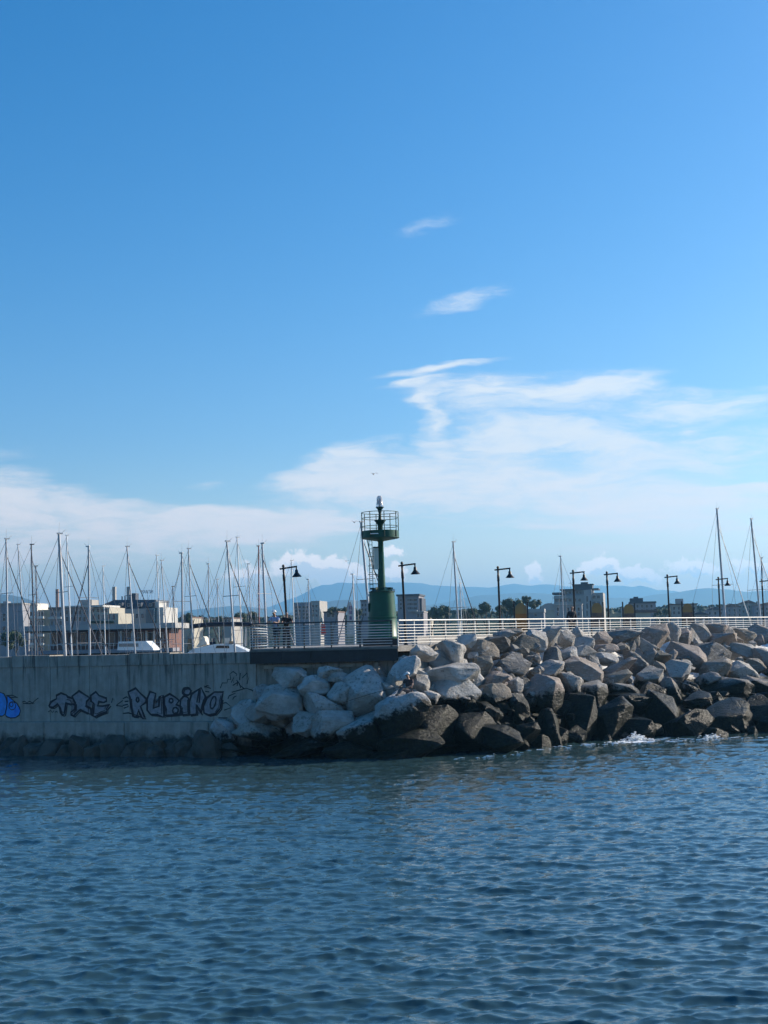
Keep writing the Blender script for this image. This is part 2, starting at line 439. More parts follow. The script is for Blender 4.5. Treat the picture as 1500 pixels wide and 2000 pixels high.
# ================================================================== HARBOUR WALL WITH GRAFFITI
def graded_concrete():
    m = bpy.data.materials.new('harbour_concrete'); m.use_nodes = True
    t = m.node_tree; b = t.nodes['Principled BSDF']; n = NG(t)
    geo = n.n('ShaderNodeNewGeometry'); P = geo.outputs['Position']
    sx = n.n('ShaderNodeSeparateXYZ'); t.links.new(P, sx.inputs[0])
    grain = n.noise(P, 2.2, 6, 0.65)
    streak_ = n.noise(n.v('MULTIPLY', P, (1.5, 1.5, 0.16)), 1.9, 5, 0.6)
    board = n.noise(n.v('MULTIPLY', P, (2.6, 2.6, 0.02)), 1.0, 1, 0.4)
    c = n.mix(n.ss(grain, .3, .7), (.30, .272, .225, 1), (.385, .35, .30, 1))
    c = n.mix(n.ss(streak_, .50, .72, 0, .62), c, (.125, .118, .098, 1))
    c = n.mix(n.ss(board, .42, .6, 0, .26), c, (.19, .178, .158, 1))
    drip = n.noise(n.v('MULTIPLY', P, (3.4, 3.4, .22)), 1.6, 4, .65)
    c = n.mix(n.m('MULTIPLY', n.ss(drip, .50, .66, 0, .85), n.ss(sx.outputs[2], 2.4, 4.6)), c, (.055, .05, .042, 1))
    c = n.mix(n.m('MULTIPLY', n.ss(n.noise(n.v('MULTIPLY', P, (1.1, 1.1, .5)), .8, 5, .6), .56, .66, 0, .5), 1.0), c, (.40, .375, .33, 1))
    # algae and water stain above the sea, ragged along its upper edge
    wet_shade = n.m('ADD', sx.outputs[2], n.m('MULTIPLY', n.m('SUBTRACT', grain, .5), 1.2))
    c = n.mix(n.ss(wet_shade, .45, 1.15, .92, 0), c, (.016, .017, .013, 1))
    t.links.new(c, b.inputs['Base Color'])
    b.inputs['Roughness'].default_value = .88
    bn = n.n('ShaderNodeBump'); bn.inputs['Strength'].default_value = .5; bn.inputs['Distance'].default_value = .03
    t.links.new(n.m('ADD', grain, n.m('MULTIPLY', board, .7)), bn.inputs['Height']); t.links.new(bn.outputs[0], b.inputs['Normal'])
    return m
CONC = graded_concrete()
DECK = 5.0
WA = at(-190, 1283, 71.8); WB = at(500, 1275, 64.5); WC = at(778, 1300, 64.5)
WA.z = WB.z = WC.z = 0
wall_dir = (WB - WA).normalized(); wall_n = Vector((wall_dir.y, -wall_dir.x, 0))      # towards the camera
WTOP = 4.86
def wall_pt(px, py, proud=0.0):
    """the point of the wall face seen at a pixel"""
    d = ray(px, py); o = Vector((0, 0, EYE))
    tt = (WA - o).dot(wall_n) / d.dot(wall_n)
    return o + d * tt + wall_n * proud
hw = thing('harbour_wall', 'long grey concrete harbour wall with graffiti, standing in the sea', 'wall', (WB.x, WB.y, 0))
def wall_prism(name, a, b_, z0, z1, proud, thick, m, parent):
    mb = MB()
    n_ = Vector(((b_ - a).y, -(b_ - a).x, 0)).normalized()
    q = [a + n_ * proud, b_ + n_ * proud, b_ + n_ * proud - n_ * thick, a + n_ * proud - n_ * thick]
    mb.prism([Vector((p.x, p.y, z0)) for p in q], (0, 0, z1 - z0))
    return mb.build(name, m, parent)
# cast bays, each a panel with an open joint beside it
Lw = (WB - WA).length; nb = 9
for i in range(nb):
    a = WA + wall_dir * (Lw * i / nb + .012); b_ = WA + wall_dir * (Lw * (i + 1) / nb - .012)
    wall_prism('wall_panel', a, b_, 1.55, 4.32, 0, 1.1, CONC, hw)
    wall_prism('coping', a, b_, 4.325, WTOP + (0.05 if i % 3 == 0 else 0), .05, 1.25, CONC, hw)
    wall_prism('plinth', a, b_, -1.6, 1.545, .55 + .04 * (i % 2), 1.7, CONC, hw)
wall_prism('wall_panel', WB + wall_dir * .02, WC, -1.6, 4.30, -.06, 1.4, CONC, hw)
wall_prism('ledge', WB + Vector((.3, 0, 0)), WC - Vector((1.4, 0, 0)), 4.03, 4.22, .16, .3, CONC, hw)

BLK = mat('graffiti_black', (.008, .008, .014), .6, var=.4, scale=9)
SIL = mat('graffiti_silver', (.275, .27, .285), .55, var=.35, scale=5)
BLU = mat('graffiti_blue', (.01, .15, .60), .55, col2=(.02, .28, .75), scale=2.5)
LBL = mat('graffiti_light_blue', (.03, .30, .80), .55, var=.3, scale=4)
def g4(pts): return [(x / 6.25, 1320 + y / 6.25) for x, y in pts]
def g5(pts): return [(240 + x / 5.357, 1290 + y / 5.357) for x, y in pts]
def ribbon(pts, wpx, closed=True, proud=.007):
    """a painted line of the given width, a flat strip on the wall face"""
    P = [wall_pt(x, y, proud) for x, y in pts]; N = len(P); mb = MB(); w = wpx / 40.0 / 2
    L_, R_ = [], []
    for i in range(N):
        a = P[(i - 1) % N] if (closed or i) else P[i]; c = P[(i + 1) % N] if (closed or i < N - 1) else P[i]
        d = (c - a).normalized(); s = d.cross(wall_n).normalized() * w * (1 + .25 * math.sin(i * 2.3))
        L_.append(P[i] + s); R_.append(P[i] - s)
    for i in range(N if closed else N - 1):
        j = (i + 1) % N
        mb.add([L_[i], R_[i], R_[j], L_[j]], [(0, 1, 2, 3)])
    return mb
def letter(pts, fillm, lw=4.2, holes=(), name='graffiti_letter'):
    P = [wall_pt(x, y, .004) for x, y in pts]
    me = bpy.data.meshes.new(name); bm = bmesh.new()
    f = bm.faces.new([bm.verts.new(p) for p in P]); bmesh.ops.triangulate(bm, faces=[f]); bm.to_mesh(me); bm.free()
    me.materials.append(fillm)
    o = link(name, me, hw)
    mb = ribbon(pts, lw)
    for h in holes:
        r = ribbon(h, lw * .8); mb.add(r.v, r.f)
    cx, cy = sum(p[0] for p in pts) / len(pts), sum(p[1] for p in pts) / len(pts)
    if fillm is SIL:
        inn = [(cx + (x - cx) * .72 + .8, cy + (y - cy) * .74 + .8) for x, y in pts]
        k0 = len(pts) // 3
        r = ribbon(inn[k0:k0 + len(pts) // 2], lw * .42, closed=False, proud=.009); mb.add(r.v, r.f)
        sh_ = [(x + 2.6, y + 2.2) for x, y in pts]
        r = ribbon(sh_[len(pts) // 2:], lw * .6, closed=False, proud=.006); mb.add(r.v, r.f)
    mb.build('graffiti_outline', BLK, o)
    return o
def ring(cx, cy, rx, ry, n=14, tilt=0.0):
    return [(cx + rx * math.cos(2 * math.pi * i / n) * math.cos(tilt) - ry * math.sin(2 * math.pi * i / n) * math.sin(tilt),
             cy + rx * math.cos(2 * math.pi * i / n) * math.sin(tilt) + ry * math.sin(2 * math.pi * i / n) * math.cos(tilt)) for i in range(n)]
letter(g4([(600,370),(620,320),(690,280),(690,240),(745,210),(810,235),(830,260),(890,275),(912,320),(915,350),(860,345),(805,330),(800,400),(785,470),(765,480),(740,450),(725,380),(705,345),(650,385),(605,380)]), SIL)
letter(g4([(880,250),(965,185),(1060,245),(1100,270),(1060,310),(1050,360),(1110,400),(1110,470),(1060,455),(980,415),(945,440),(900,490),(870,475),(865,445),(915,410),(920,330)]), SIL)
letter(g4([(1110,240),(1170,195),(1210,240),(1300,275),(1300,310),(1265,325),(1205,315),(1190,365),(1250,370),(1340,355),(1300,400),(1305,440),(1230,465),(1160,500),(1122,480),(1130,420),(1140,330),(1110,310)]), SIL)
letter(g5([(55,330),(135,290),(180,340),(245,400),(240,440),(185,480),(230,598),(195,598),(160,520),(150,590),(105,585),(85,480),(75,390)]), SIL, holes=[g5(ring(155, 410, 14, 24))])
letter(g5([(255,400),(285,325),(345,345),(330,420),(320,500),(380,480),(385,380),(420,360),(430,590),(360,570),(290,565),(255,520)]), SIL)
letter(g5([(430,385),(490,350),(550,385),(590,420),(560,460),(610,480),(600,560),(550,570),(440,575),(445,500),(420,440)]), SIL, holes=[g5(ring(550, 525, 28, 34)), g5(ring(505, 420, 20, 22))])
letter(g5([(605,410),(640,370),(685,390),(688,560),(620,570),(600,480)]), SIL)
letter(g5(ring(668, 325, 44, 40)), SIL)
letter(g5([(694,440),(720,350),(820,285),(866,380),(838,470),(820,560),(790,500),(770,460),(770,560),(697,570)]), SIL, holes=[g5([(775,440),(800,300),(812,300),(800,440)])])
letter(g5([(842,480),(880,390),(960,330),(1050,330),(1035,400),(1020,500),(970,560),(900,570),(850,550)]), SIL, holes=[g5(ring(945, 440, 26, 66, tilt=.25))])
letter([(-60, 1365), (-30, 1348)] + g4([(0,200),(50,220),(75,270),(85,330),(80,400),(60,470),(30,490),(0,492)]) + [(-50, 1398)], LBL, 2.2)
letter(g4([(85,250),(110,250),(150,290),(210,340),(240,390),(250,430),(235,480),(190,510),(130,515),(80,497),(66,470),(80,400),(90,320)]), BLU, 2.2, holes=[g4(ring(140, 350, 20, 28)), g4(ring(150, 365, 42, 50))])
def scribble(lines, w, name='graffiti_tag'):
    mb = MB()
    for l in lines:
        r = ribbon(l, w, closed=False); mb.add(r.v, r.f)
    return mb.build(name, BLK, hw)
scribble([g4([(75,240),(150,236),(220,268),(170,262),(110,262)]), g4([(270,320),(300,310),(330,330),(360,310),(400,330),(430,300),(470,270)]), g4([(280,335),(350,340),(420,335)])], 1.8)
scribble([g4([(590,440),(620,420),(640,450),(660,425)]), g4([(670,445),(700,430),(700,455)]), g4([(1360,330),(1380,270),(1395,300)]), g4([(1420,360),(1500,300)]), g4([(1420,362),(1500,372)])], 1.8)
scribble([g5([(0,400),(40,380),(60,395)]), g5([(0,470),(50,460),(60,480),(10,500)]), g5([(0,555),(60,548),(120,566),(185,592)]), g5([(20,430),(60,425)])], 2.4)
scribble([g5(l) for l in ([(1020,290),(1040,235),(1090,235),(1100,195),(1130,200),(1120,140),(1155,115),(1195,145),(1185,160)], [(1135,230),(1165,170),(1160,232)],
    [(1150,262),(1200,230)], [(1190,205),(1220,245),(1235,292)], [(1230,130),(1222,205)], [(1250,182),(1300,130),(1312,190),(1300,245)], [(1215,250),(1275,300)],
    [(1140,332),(1220,310),(1290,290),(1350,310),(1385,342)], [(1100,402),(1112,370),(1180,340)], [(1150,410),(1160,385),(1190,370)], [(1205,215),(1195,265)],
    [(850,268),(920,292)], [(860,322),(905,330)], [(855,285),(880,262),(905,268)], [(1020,455),(1080,440),(1140,490),(1060,520)], [(1000,600),(1095,602)])], 1.9)

# ================================================================== PIER: deck, girder, promenade
RL0 = Vector((0.5, 63.9, 0)); RLD = Vector((0.62, 0.785, 0)).normalized(); RLN = Vector((RLD.y, -RLD.x, 0))   # right railing line, its normal points seaward
def rail_pt(s, off=0.0, z=0.0):
    p = RL0 + RLD * s - RLN * off
    return Vector((p.x, p.y, z))
def s_at(px, off):
    lo, hi = -6.0, 120.0
    for _ in range(50):
        mid = (lo + hi) / 2
        if pxof(rail_pt(mid, off, 6.0))[0] < px: lo = mid
        else: hi = mid
    return (lo + hi) / 2
PIER_END = 62.0
LX0 = at(488, 1262, 64.0).x; LX1 = RL0.x
PAVE = mat('pier_paving', (.30, .28, .25), .85, var=.25, scale=1.5, bump=.3)
STEEL_DK = mat('dark_steel', (.025, .026, .03), .5, .3, var=.3, scale=4)
pier = thing('pier', 'raised pier deck carried on a black girder behind the boulders', 'pier', (LX0, 64, 0))
mb = MB()
back = rail_pt(PIER_END, 6.0)
mb.prism([(LX0, 64.05, 4.72), (LX1, 64.05, 4.72), (*rail_pt(PIER_END, -.15)[:2], 4.72), (*back[:2], 4.72), (*rail_pt(8.0, 7.4)[:2], 4.72), (LX1 + 2.0, 81.0, 4.72), (LX0, 81.0, 4.72)], (0, 0, .28))
mb.build('deck', PAVE, pier)
mb = MB(); mb.box(((LX0 + LX1) / 2, 63.98, 4.57), (LX1 - LX0, .14, .56)); mb.build('girder', STEEL_DK, pier)
mb = MB(); mb.box(((LX0 + LX1) / 2, 63.96, 4.90), (LX1 - LX0 + .04, .2, .09)); mb.build('edge_trim', mat('weathered_steel', (.16, .155, .14), .6, .2, var=.3, scale=3), pier)
for i in range(6):
    x = LX0 + .06 + (LX1 - LX0 - .12) * i / 5
    mb = MB(); mb.box((x, 63.88, 4.60), (.09, .06, .5)); mb.build('stiffener', STEEL_DK, pier)
mb = MB()
q = [rail_pt(1.2, -.1, 0), rail_pt(PIER_END, -.1, 0), rail_pt(PIER_END, 6.2, 0), rail_pt(3.2, 7.2, 0), Vector((LX0 + .3, 72.8, 0)), Vector((LX0 + .3, 66.2, 0)), Vector((LX1, 65.9, 0))]
mb.prism([Vector((p.x, p.y, -1.6)) for p in q], (0, 0, 6.3)); mb.build('pier_core', CONC, pier)
mat('white_stone', (.34, .32, .29), .8, var=.15, scale=2)
mb = MB(); p0 = rail_pt(9, 5.6, DECK); p1 = rail_pt(PIER_END, 5.6, DECK)
mb.prism([p0, p1, p1 - RLN * .4, p0 - RLN * .4], (0, 0, .40)); mb.build('upstand', MATS['white_stone'], pier)

# ---------------------------------------------------------------- railings
INOX = mat('brushed_rail_steel', (.74, .72, .68), .36, .65, var=.12, scale=6)
RAILD = mat('dark_rail_paint', (.055, .058, .065), .42, .25, var=.3, scale=5)
POSTB = mat('rail_post_rust', (.16, .115, .085), .6, .2, var=.45, scale=5)
RAILW = mat('pale_rail_paint', (.54, .53, .50), .42, .15, var=.15, scale=5)
rl = thing('railing', 'steel railing with dark handrail and thin bars at the pier head', 'railing', (LX0, 64, DECK))
RH = 1.20
pxp = [491, 543, 594, 647, 703, 764]
for i, px in enumerate(pxp):
    x = at(px, 1240, 64.0).x
    mb = MB(); mb.box((x, 64.02, DECK + RH / 2 - .28), (.065 if i < 4 else .10, .05, RH + .5)); mb.build('post', POSTB if i in (2, 3) else RAILD, rl)
x0, x1 = at(489, 1240, 64.0).x, at(766, 1240, 64.0).x
mb = MB(); mb.tube((x0, 64.0, DECK + RH), (x1, 64.0, DECK + RH), .034, n=10); mb.build('handrail', RAILD, rl, True)
for k in range(8):
    z = DECK + .12 + k * .128
    mb = MB(); mb.tube((x0, 63.98, z), (x1, 63.98, z), .021, n=8); mb.build('bar', RAILW, rl, True)
# return of the pier-head railing along its landward end
for k in range(8):
    z = DECK + .12 + k * .128
    mb = MB(); mb.tube((x0, 64.1, z), (x0, 72.6, z), .019, n=6); mb.build('bar', INOX, rl, True)
mb = MB(); mb.tube((x0, 64.05, DECK + RH), (x0, 72.6, DECK + RH), .034, n=8); mb.build('handrail', RAILD, rl, True)
for k in range(1, 6):
    mb = MB(); mb.box((x0 - .03, 64 + k * 1.7, DECK + RH / 2), (.05, .06, RH)); mb.build('post', RAILD, rl)
r2 = thing('railing', 'long white sunlit railing along the promenade above the boulders', 'railing', rail_pt(0, 0, DECK))
mb = MB(); mb.tube(rail_pt(.1, 0, DECK + RH), rail_pt(PIER_END, 0, DECK + RH), .040, n=10); mb.build('handrail', RAILW, r2, True)
for k in range(7):
    z = DECK + .14 + k * .140
    mb = MB(); mb.tube(rail_pt(.1, 0, z), rail_pt(PIER_END, 0, z), .013, n=8); mb.build('bar', RAILW, r2, True)
mb = MB(); mb.box((0, 0, RH / 2 - .02), (.055, .05, RH)); pme = mb.mesh('post'); pme.materials.append(RAILW)
for i in range(int(PIER_END / 1.3)):
    p = rail_pt(.1 + i * 1.3, .05, DECK)
    o = link('post', pme, r2); o.location = p; o.rotation_euler.z = math.atan2(RLD.y, RLD.x)
    o.matrix_parent_inverse = Matrix.Translation(r2.location).inverted()

# ================================================================== BEACON
GRN = mat('beacon_green_paint', (.002, .078, .046), .42, 0, spec=.3, col2=(.003, .062, .038), scale=1.6, bump=.05)
GRD = mat('beacon_dark_green', (.002, .034, .022), .45, spec=.3)
BX = at(748, 1250, 67.0).x; BY = 67.0
def bz(py, px=748): return at(px, py, BY).z
bc = thing('harbour_beacon', 'green steel harbour beacon with round gallery and lantern on the pier head', 'beacon', (BX, BY, DECK))
mb = MB(); mb.box((BX - .12, BY - .05, DECK + .17), (1.75, 1.5, .34)); mb.build('plinth', STEEL_DK, bc)
zt = bz(1157)
mb = MB(); mb.lathe((BX, BY, 0), [(.80, DECK + .34), (.80, DECK + .42), (.765, DECK + .46), (.70, DECK + 1.45), (.63, zt - .02), (.63, zt)], 40)
tank = mb.build('tank', GRN, bc, True)
mb = MB(); mb.lathe((BX, BY, 0), [(.735, DECK + 1.36), (.745, DECK + 1.37), (.745, DECK + 1.43), (.72, DECK + 1.44)], 40, False); mb.build('band', GRN, tank, True)
mb = MB(); mb.lathe((BX, BY, 0), [(.665, zt), (.665, zt + .05), (.60, zt + .06), (.30, zt + .25), (.24, zt + .27)], 40); mb.build('conical_roof', GRD, bc, True)
for k in range(8):
    a_ = k * math.pi / 4 + .2
    mb = MB(); mb.box((BX + .42 * math.cos(a_), BY + .42 * math.sin(a_), zt + .19), (.30, .025, .10), a_); mb.build('gusset', GRD, bc)
mb = MB(); mb.box((BX + .58, BY - .2, zt + .09), (.14, .14, .12), .3); mb.build('vent_cap', mat('white_metal', (.8, .8, .78), .35, .3), bc)
mb = MB(); mb.box((BX - .70, BY - .15, zt - .12), (.10, .12, .12), .3); mb.build('lamp_bracket', MATS['white_metal'], bc)
mb = MB(); mb.box((BX - .665, BY - .22, zt - .75), (.05, .12, .42), -.3); mb.build('door_hinge', GRD, bc)
z_gb = bz(1057); z_gr = bz(1051); z_gt = bz(1037); z_t = bz(1001); z_fl = bz(1017)
mb = MB(); mb.lathe((BX, BY, 0), [(.20, zt + .24), (.175, zt + .9), (.135, z_gb - .05), (.17, z_gb + .02)], 24); mb.build('column', GRN, bc, True)
mb = MB(); mb.lathe((BX, BY, 0), [(.15, z_gb), (.30, z_gb + .02), (.93, z_gr - .02), (.955, z_gr), (.955, z_gr + .03), (.92, z_gr + .03), (.92, z_gt), (.89, z_gt), (.89, z_gr + .06), (.1, z_gr + .06)], 48); gal = mb.build('gallery', GRN, bc, True)
mb = MB(); mb.box((BX - .30, BY - .885, z_gr + .17), (.40, .08, .045)); mb.build('drain_slot', MATS['white_metal'], gal)
for z in (z_t, (z_t * 2 + z_gt) / 3 + .02, (z_t + 3.2 * z_gt) / 4.2):
    mb = MB(); mb.path([(BX + .93 * math.cos(2 * math.pi * i / 48), BY + .93 * math.sin(2 * math.pi * i / 48), z) for i in range(3, 48)], .018, 6); mb.build('gallery_rail', GRD, bc, True)
for k in range(8):
    a_ = 2 * math.pi * (k + .28) / 8
    mb = MB(); mb.tube((BX + .94 * math.cos(a_), BY + .94 * math.sin(a_), z_gr), (BX + .94 * math.cos(a_), BY + .94 * math.sin(a_), z_t), .022, n=6); mb.build('gallery_post', GRD, bc, True)
mb = MB(); mb.lathe((BX, BY, 0), [(.13, z_gt - .3), (.13, z_fl - .22), (.15, z_fl - .18), (.29, z_fl), (.29, z_fl + .03), (.12, z_fl + .05), (.085, z_fl + .12), (.07, z_t), (.10, z_t + .03), (.10, z_t + .06)], 24); mb.build('lantern_pedestal', GRD, bc, True)
z_c = bz(990); z_l = bz(968)
mb = MB(); mb.lathe((BX, BY, 0), [(.09, z_t + .10), (.11, z_c - .14), (.21, z_c - .02), (.21, z_c)], 24); mb.build('lantern_cup', GRD, bc, True)
mb = MB(); mb.lathe((BX, BY, 0), [(.085, z_t + .05), (.085, z_t + .11)], 16); mb.build('collar', MATS['white_metal'], bc, True)
glass = bpy.data.materials.new('lantern_glass'); glass.use_nodes = True
gb = glass.node_tree.nodes['Principled BSDF']; gb.inputs['Base Color'].default_value = (.92, .92, .94, 1); gb.inputs['Roughness'].default_value = .12; gb.inputs['Transmission Weight'].default_value = .65; gb.inputs['IOR'].default_value = 1.2
mb = MB(); mb.lathe((BX, BY, 0), [(.175, z_c), (.19, z_c + .03), (.18, z_c + .16), (.155, z_c + .2), (.15, z_c + .42), (.12, z_l - .04), (.05, z_l)], 24); lan = mb.build('lantern', glass, bc, True)
mb = MB(); mb.lathe((BX, BY, 0), [(.05, z_c + .01), (.05, z_c + .2), (.09, z_c + .22), (.09, z_c + .40), (.03, z_c + .44)], 12); mb.build('lamp_drum', mat('lamp_grey', (.25, .25, .27), .4), lan, True)
# ladder, panel and their brackets on the left of the column
lx0, lx1 = at(721.5, 1100, BY).x, at(727.5, 1100, BY).x
for x in (lx0, lx1):
    mb = MB(); mb.tube((x, BY - .1, zt + .1), (x, BY - .1, z_gr), .017, n=6); mb.build('ladder_rail', GRD, bc, True)
for k in range(13):
    z = zt + .2 + k * .2
    mb = MB(); mb.tube((lx0, BY - .1, z), (lx1, BY - .1, z), .012, n=5); mb.build('ladder_rung', GRD, bc, True)
for py in (1087, 1105, 1122, 1140):
    z = bz(py); mb = MB(); mb.tube((lx0 - .07, BY - .1, z), (BX - .1, BY - .05, z), .017, n=6); mb.build('ladder_stay', GRD, bc, True)
mb = MB(); mb.tube((lx0 - .1, BY - .1, z_gr), (BX - .45, BY - .1, bz(1098)), .022, n=6); mb.build('brace', GRD, bc, True)
pxa, pxb = at(730.5, 1090, BY).x, at(739.5, 1090, BY).x
mb = MB(); mb.box(((pxa + pxb) / 2, BY - .12, (bz(1070) + bz(1112)) / 2), (pxb - pxa, .10, bz(1070) - bz(1112))); pn = mb.build('solar_panel_back', mat('cream_panel', (.62, .62, .52), .5, var=.1), bc)
mb = MB(); mb.box(((pxa + pxb) / 2, BY - .12, bz(1069)), (pxb - pxa + .09, .16, .06)); mb.box((pxa - .03, BY - .12, (bz(1070) + bz(1114)) / 2), (.04, .12, bz(1070) - bz(1114))); mb.build('panel_frame', GRD, pn)
mb = MB(); mb.tube((pxa - .02, BY - .12, bz(1114)), (BX - .05, BY - .08, bz(1134)), .022, n=6); mb.build('brace', GRD, bc, True)

# ================================================================== STREET LAMPS
IRON = mat('lamp_black_iron', (.022, .021, .024), .45, .3, var=.3, scale=5)
LAMPGL = mat('lamp_lens', (.35, .34, .32), .3)
def make_lamp(loc, label, H=4.05, tilt=0.0, arm=.64):
    r = thing('street_lamp', label, 'street lamp', loc, 'bell lamps along the pier')
    b = MB(); b.lathe((0, 0, 0), [(.11, 0), (.11, .04), (.07, .08), (.062, 1.0), (.055, H - .75), (.07, H - .73), (.07, H - .42), (.055, H - .40), (.055, H)], 14); parts = [('post', b)]
    b = MB(); b.lathe((0, 0, 0), [(.075, H - .02), (.075, H + .03), (.03, H + .09)], 12); parts.append(('cap', b))
    b = MB(); b.tube((-.19, 0, H - .12), (arm + .04, 0, H - .05), .040, n=8); parts.append(('arm', b))
    b = MB(); b.tube((arm, 0, H - .05), (arm, 0, H - .24), .036, n=8); parts.append(('drop_pipe', b))
    b = MB(); b.lathe((arm, 0, 0), [(.05, H - .20), (.075, H - .24), (.085, H - .36), (.13, H - .42), (.24, H - .56), (.235, H - .57), (.10, H - .44)], 20); parts.append(('bell_shade', b))
    M = Matrix.Translation(loc) @ Matrix.Rotation(tilt, 4, 'Y')
    sh = None
    for nme, b in parts:
        b.v = [tuple(M @ Vector(v)) for v in b.v]
        o = b.build(nme, IRON, r, True)
        if nme == 'bell_shade': sh = o
    b = MB(); b.lathe((arm, 0, 0), [(.19, H - .535), (.15, H - .50), (.05, H - .48)], 16); b.v = [tuple(M @ Vector(v)) for v in b.v]; b.build('lens', LAMPGL, sh, True)
p = at(563, 1245, 66.2)
make_lamp((p.x, p.y, DECK), 'black bell street lamp beside the two people on the pier head', tilt=R(-2.6))
for k, (px, t_) in enumerate([(792, -1.4), (977, -.4), (1123, 0), (1189, 0), (1308, -.4), (1407, 0), (1492, 0)]):
    q = rail_pt(s_at(px, 1.1), 1.1, DECK)
    make_lamp(q, ['black bell street lamp just to the right of the green beacon', 'black bell street lamp between the lone mast and the first yellow board',
                  'black bell street lamp in front of the terraced building', 'black bell street lamp between the second and third yellow boards',
                  'black bell street lamp just left of the fourth yellow board', 'black bell street lamp overlapping the tallest mast', 'black bell street lamp cut by the picture edge'][k], tilt=R(t_))

# ================================================================== INFORMATION BOARDS
YEL = mat('board_yellow', (.34, .20, .06), .6, col2=(.22, .15, .07), scale=1.2)
BRN = mat('board_print', (.20, .12, .075), .6, col2=(.07, .06, .06), scale=3.0)
ORG = mat('board_orange', (.42, .16, .03), .6, var=.3, scale=2)
for k, (px, top, wpx) in enumerate([(1018, 1176, 26), (1167, 1176, 24), (1229, 1178, 23), (1344, 1177, 22)]):
    s_ = s_at(px, 3.6); c = rail_pt(s_, 3.6, DECK)
    sc_ = c.y / F_PX; w = wpx * sc_; ztop = at(px, top, c.y).z
    r = thing('information_board', ['yellow information board above an orange panel, nearest of the four boards', 'yellow topped information board beside the terraced building',
              'yellow topped information board left of a bare lamp post, third along', 'yellow topped information board farthest along the promenade'][k], 'board', c, 'yellow boards along the promenade')
    for sgn in (-1, 1):
        b = MB(); b.box((c.x + sgn * w / 2, c.y, (DECK + ztop + .1 * (sgn < 0)) / 2), (.08, .08, ztop - DECK + .1 * (sgn < 0))); b.build('post', IRON, r)
    zlo = DECK + (.75 if k else .15); zsp = ztop - w * .55
    arc = [(c.x + (w / 2 - .06) * math.cos(t), c.y - .02, zsp + (ztop - zsp - .05) * math.sin(t)) for t in [math.pi * i / 10 for i in range(11)]]
    b = MB(); b.prism(arc + [(c.x - w / 2 + .06, c.y - .02, zsp - .25), (c.x + w / 2 - .06, c.y - .02, zsp - .25)], (0, .05, 0)); b.build('arched_panel', YEL, r)
    b = MB(); b.box((c.x, c.y + .005, (zlo + zsp - .25) / 2), (w - .12, .05, zsp - .25 - zlo - .004)); b.build('picture_panel', ORG if k == 0 else BRN, r)

# ================================================================== BOULDERS
def rock_mat():
    m = bpy.data.materials.new('limestone_boulder'); m.use_nodes = True
    t = m.node_tree; b = t.nodes['Principled BSDF']; n = NG(t)
    geo = n.n('ShaderNodeNewGeometry'); P = geo.outputs['Position']
    oi = n.n('ShaderNodeObjectInfo'); tcn = n.n('ShaderNodeTexCoord')
    sx = n.n('ShaderNodeSeparateXYZ'); t.links.new(P, sx.inputs[0])
    off = n.m('MULTIPLY', oi.outputs['Random'], 37.0)
    Q = n.v('ADD', P, n.xyz(off, off, 0.0))
    big = n.noise(Q, 1.1, 5, .6); fine = n.noise(Q, 7.0, 6, .68); vein = n.noise(n.v('MULTIPLY', Q, (1, 1, 3.2)), 2.4, 5, .6, .6)
    c = n.mix(n.ss(big, .34, .66, 0, .55), oi.outputs['Color'], (.20, .17, .13, 1))
    c = n.mix(n.ss(vein, .54, .66, 0, .55), c, (.46, .44, .41, 1))
    c = n.mix(n.m('MULTIPLY', n.ss(fine, .50, .66, 0, .75), n.ss(n.noise(Q, .9, 2, .5), .42, .58, .15, 1)), c, (.11, .10, .085, 1))
    # splash zone: black lichen and weed plus painted-in shade on low stones, higher rightwards
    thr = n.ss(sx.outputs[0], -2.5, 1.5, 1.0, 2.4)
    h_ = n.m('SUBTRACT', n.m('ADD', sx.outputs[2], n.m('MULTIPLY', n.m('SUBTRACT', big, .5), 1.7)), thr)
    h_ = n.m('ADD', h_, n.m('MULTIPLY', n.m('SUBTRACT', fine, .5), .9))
    wet_shade = n.ss(h_, -.12, .22, 1, 0)
    weed = n.mix(n.ss(fine, .4, .6), (.008, .009, .008, 1), (.019, .021, .012, 1))  # weed tone kept near black, so shade is painted in with it
    c = n.mix(wet_shade, c, weed)
    t.links.new(c, b.inputs['Base Color'])
    t.links.new(n.ss(wet_shade, 0, 1, .3, .16), b.inputs['Specular IOR Level'])
    t.links.new(n.ss(wet_shade, 0, 1, .9, .38), b.inputs['Roughness'])
    bn = n.n('ShaderNodeBump'); bn.inputs['Strength'].default_value = .9; bn.inputs['Distance'].default_value = .10
    t.links.new(n.m('ADD', fine, n.m('MULTIPLY', vein, .8)), bn.inputs['Height']); t.links.new(bn.outputs[0], b.inputs['Normal'])
    return m
ROCK = rock_mat()
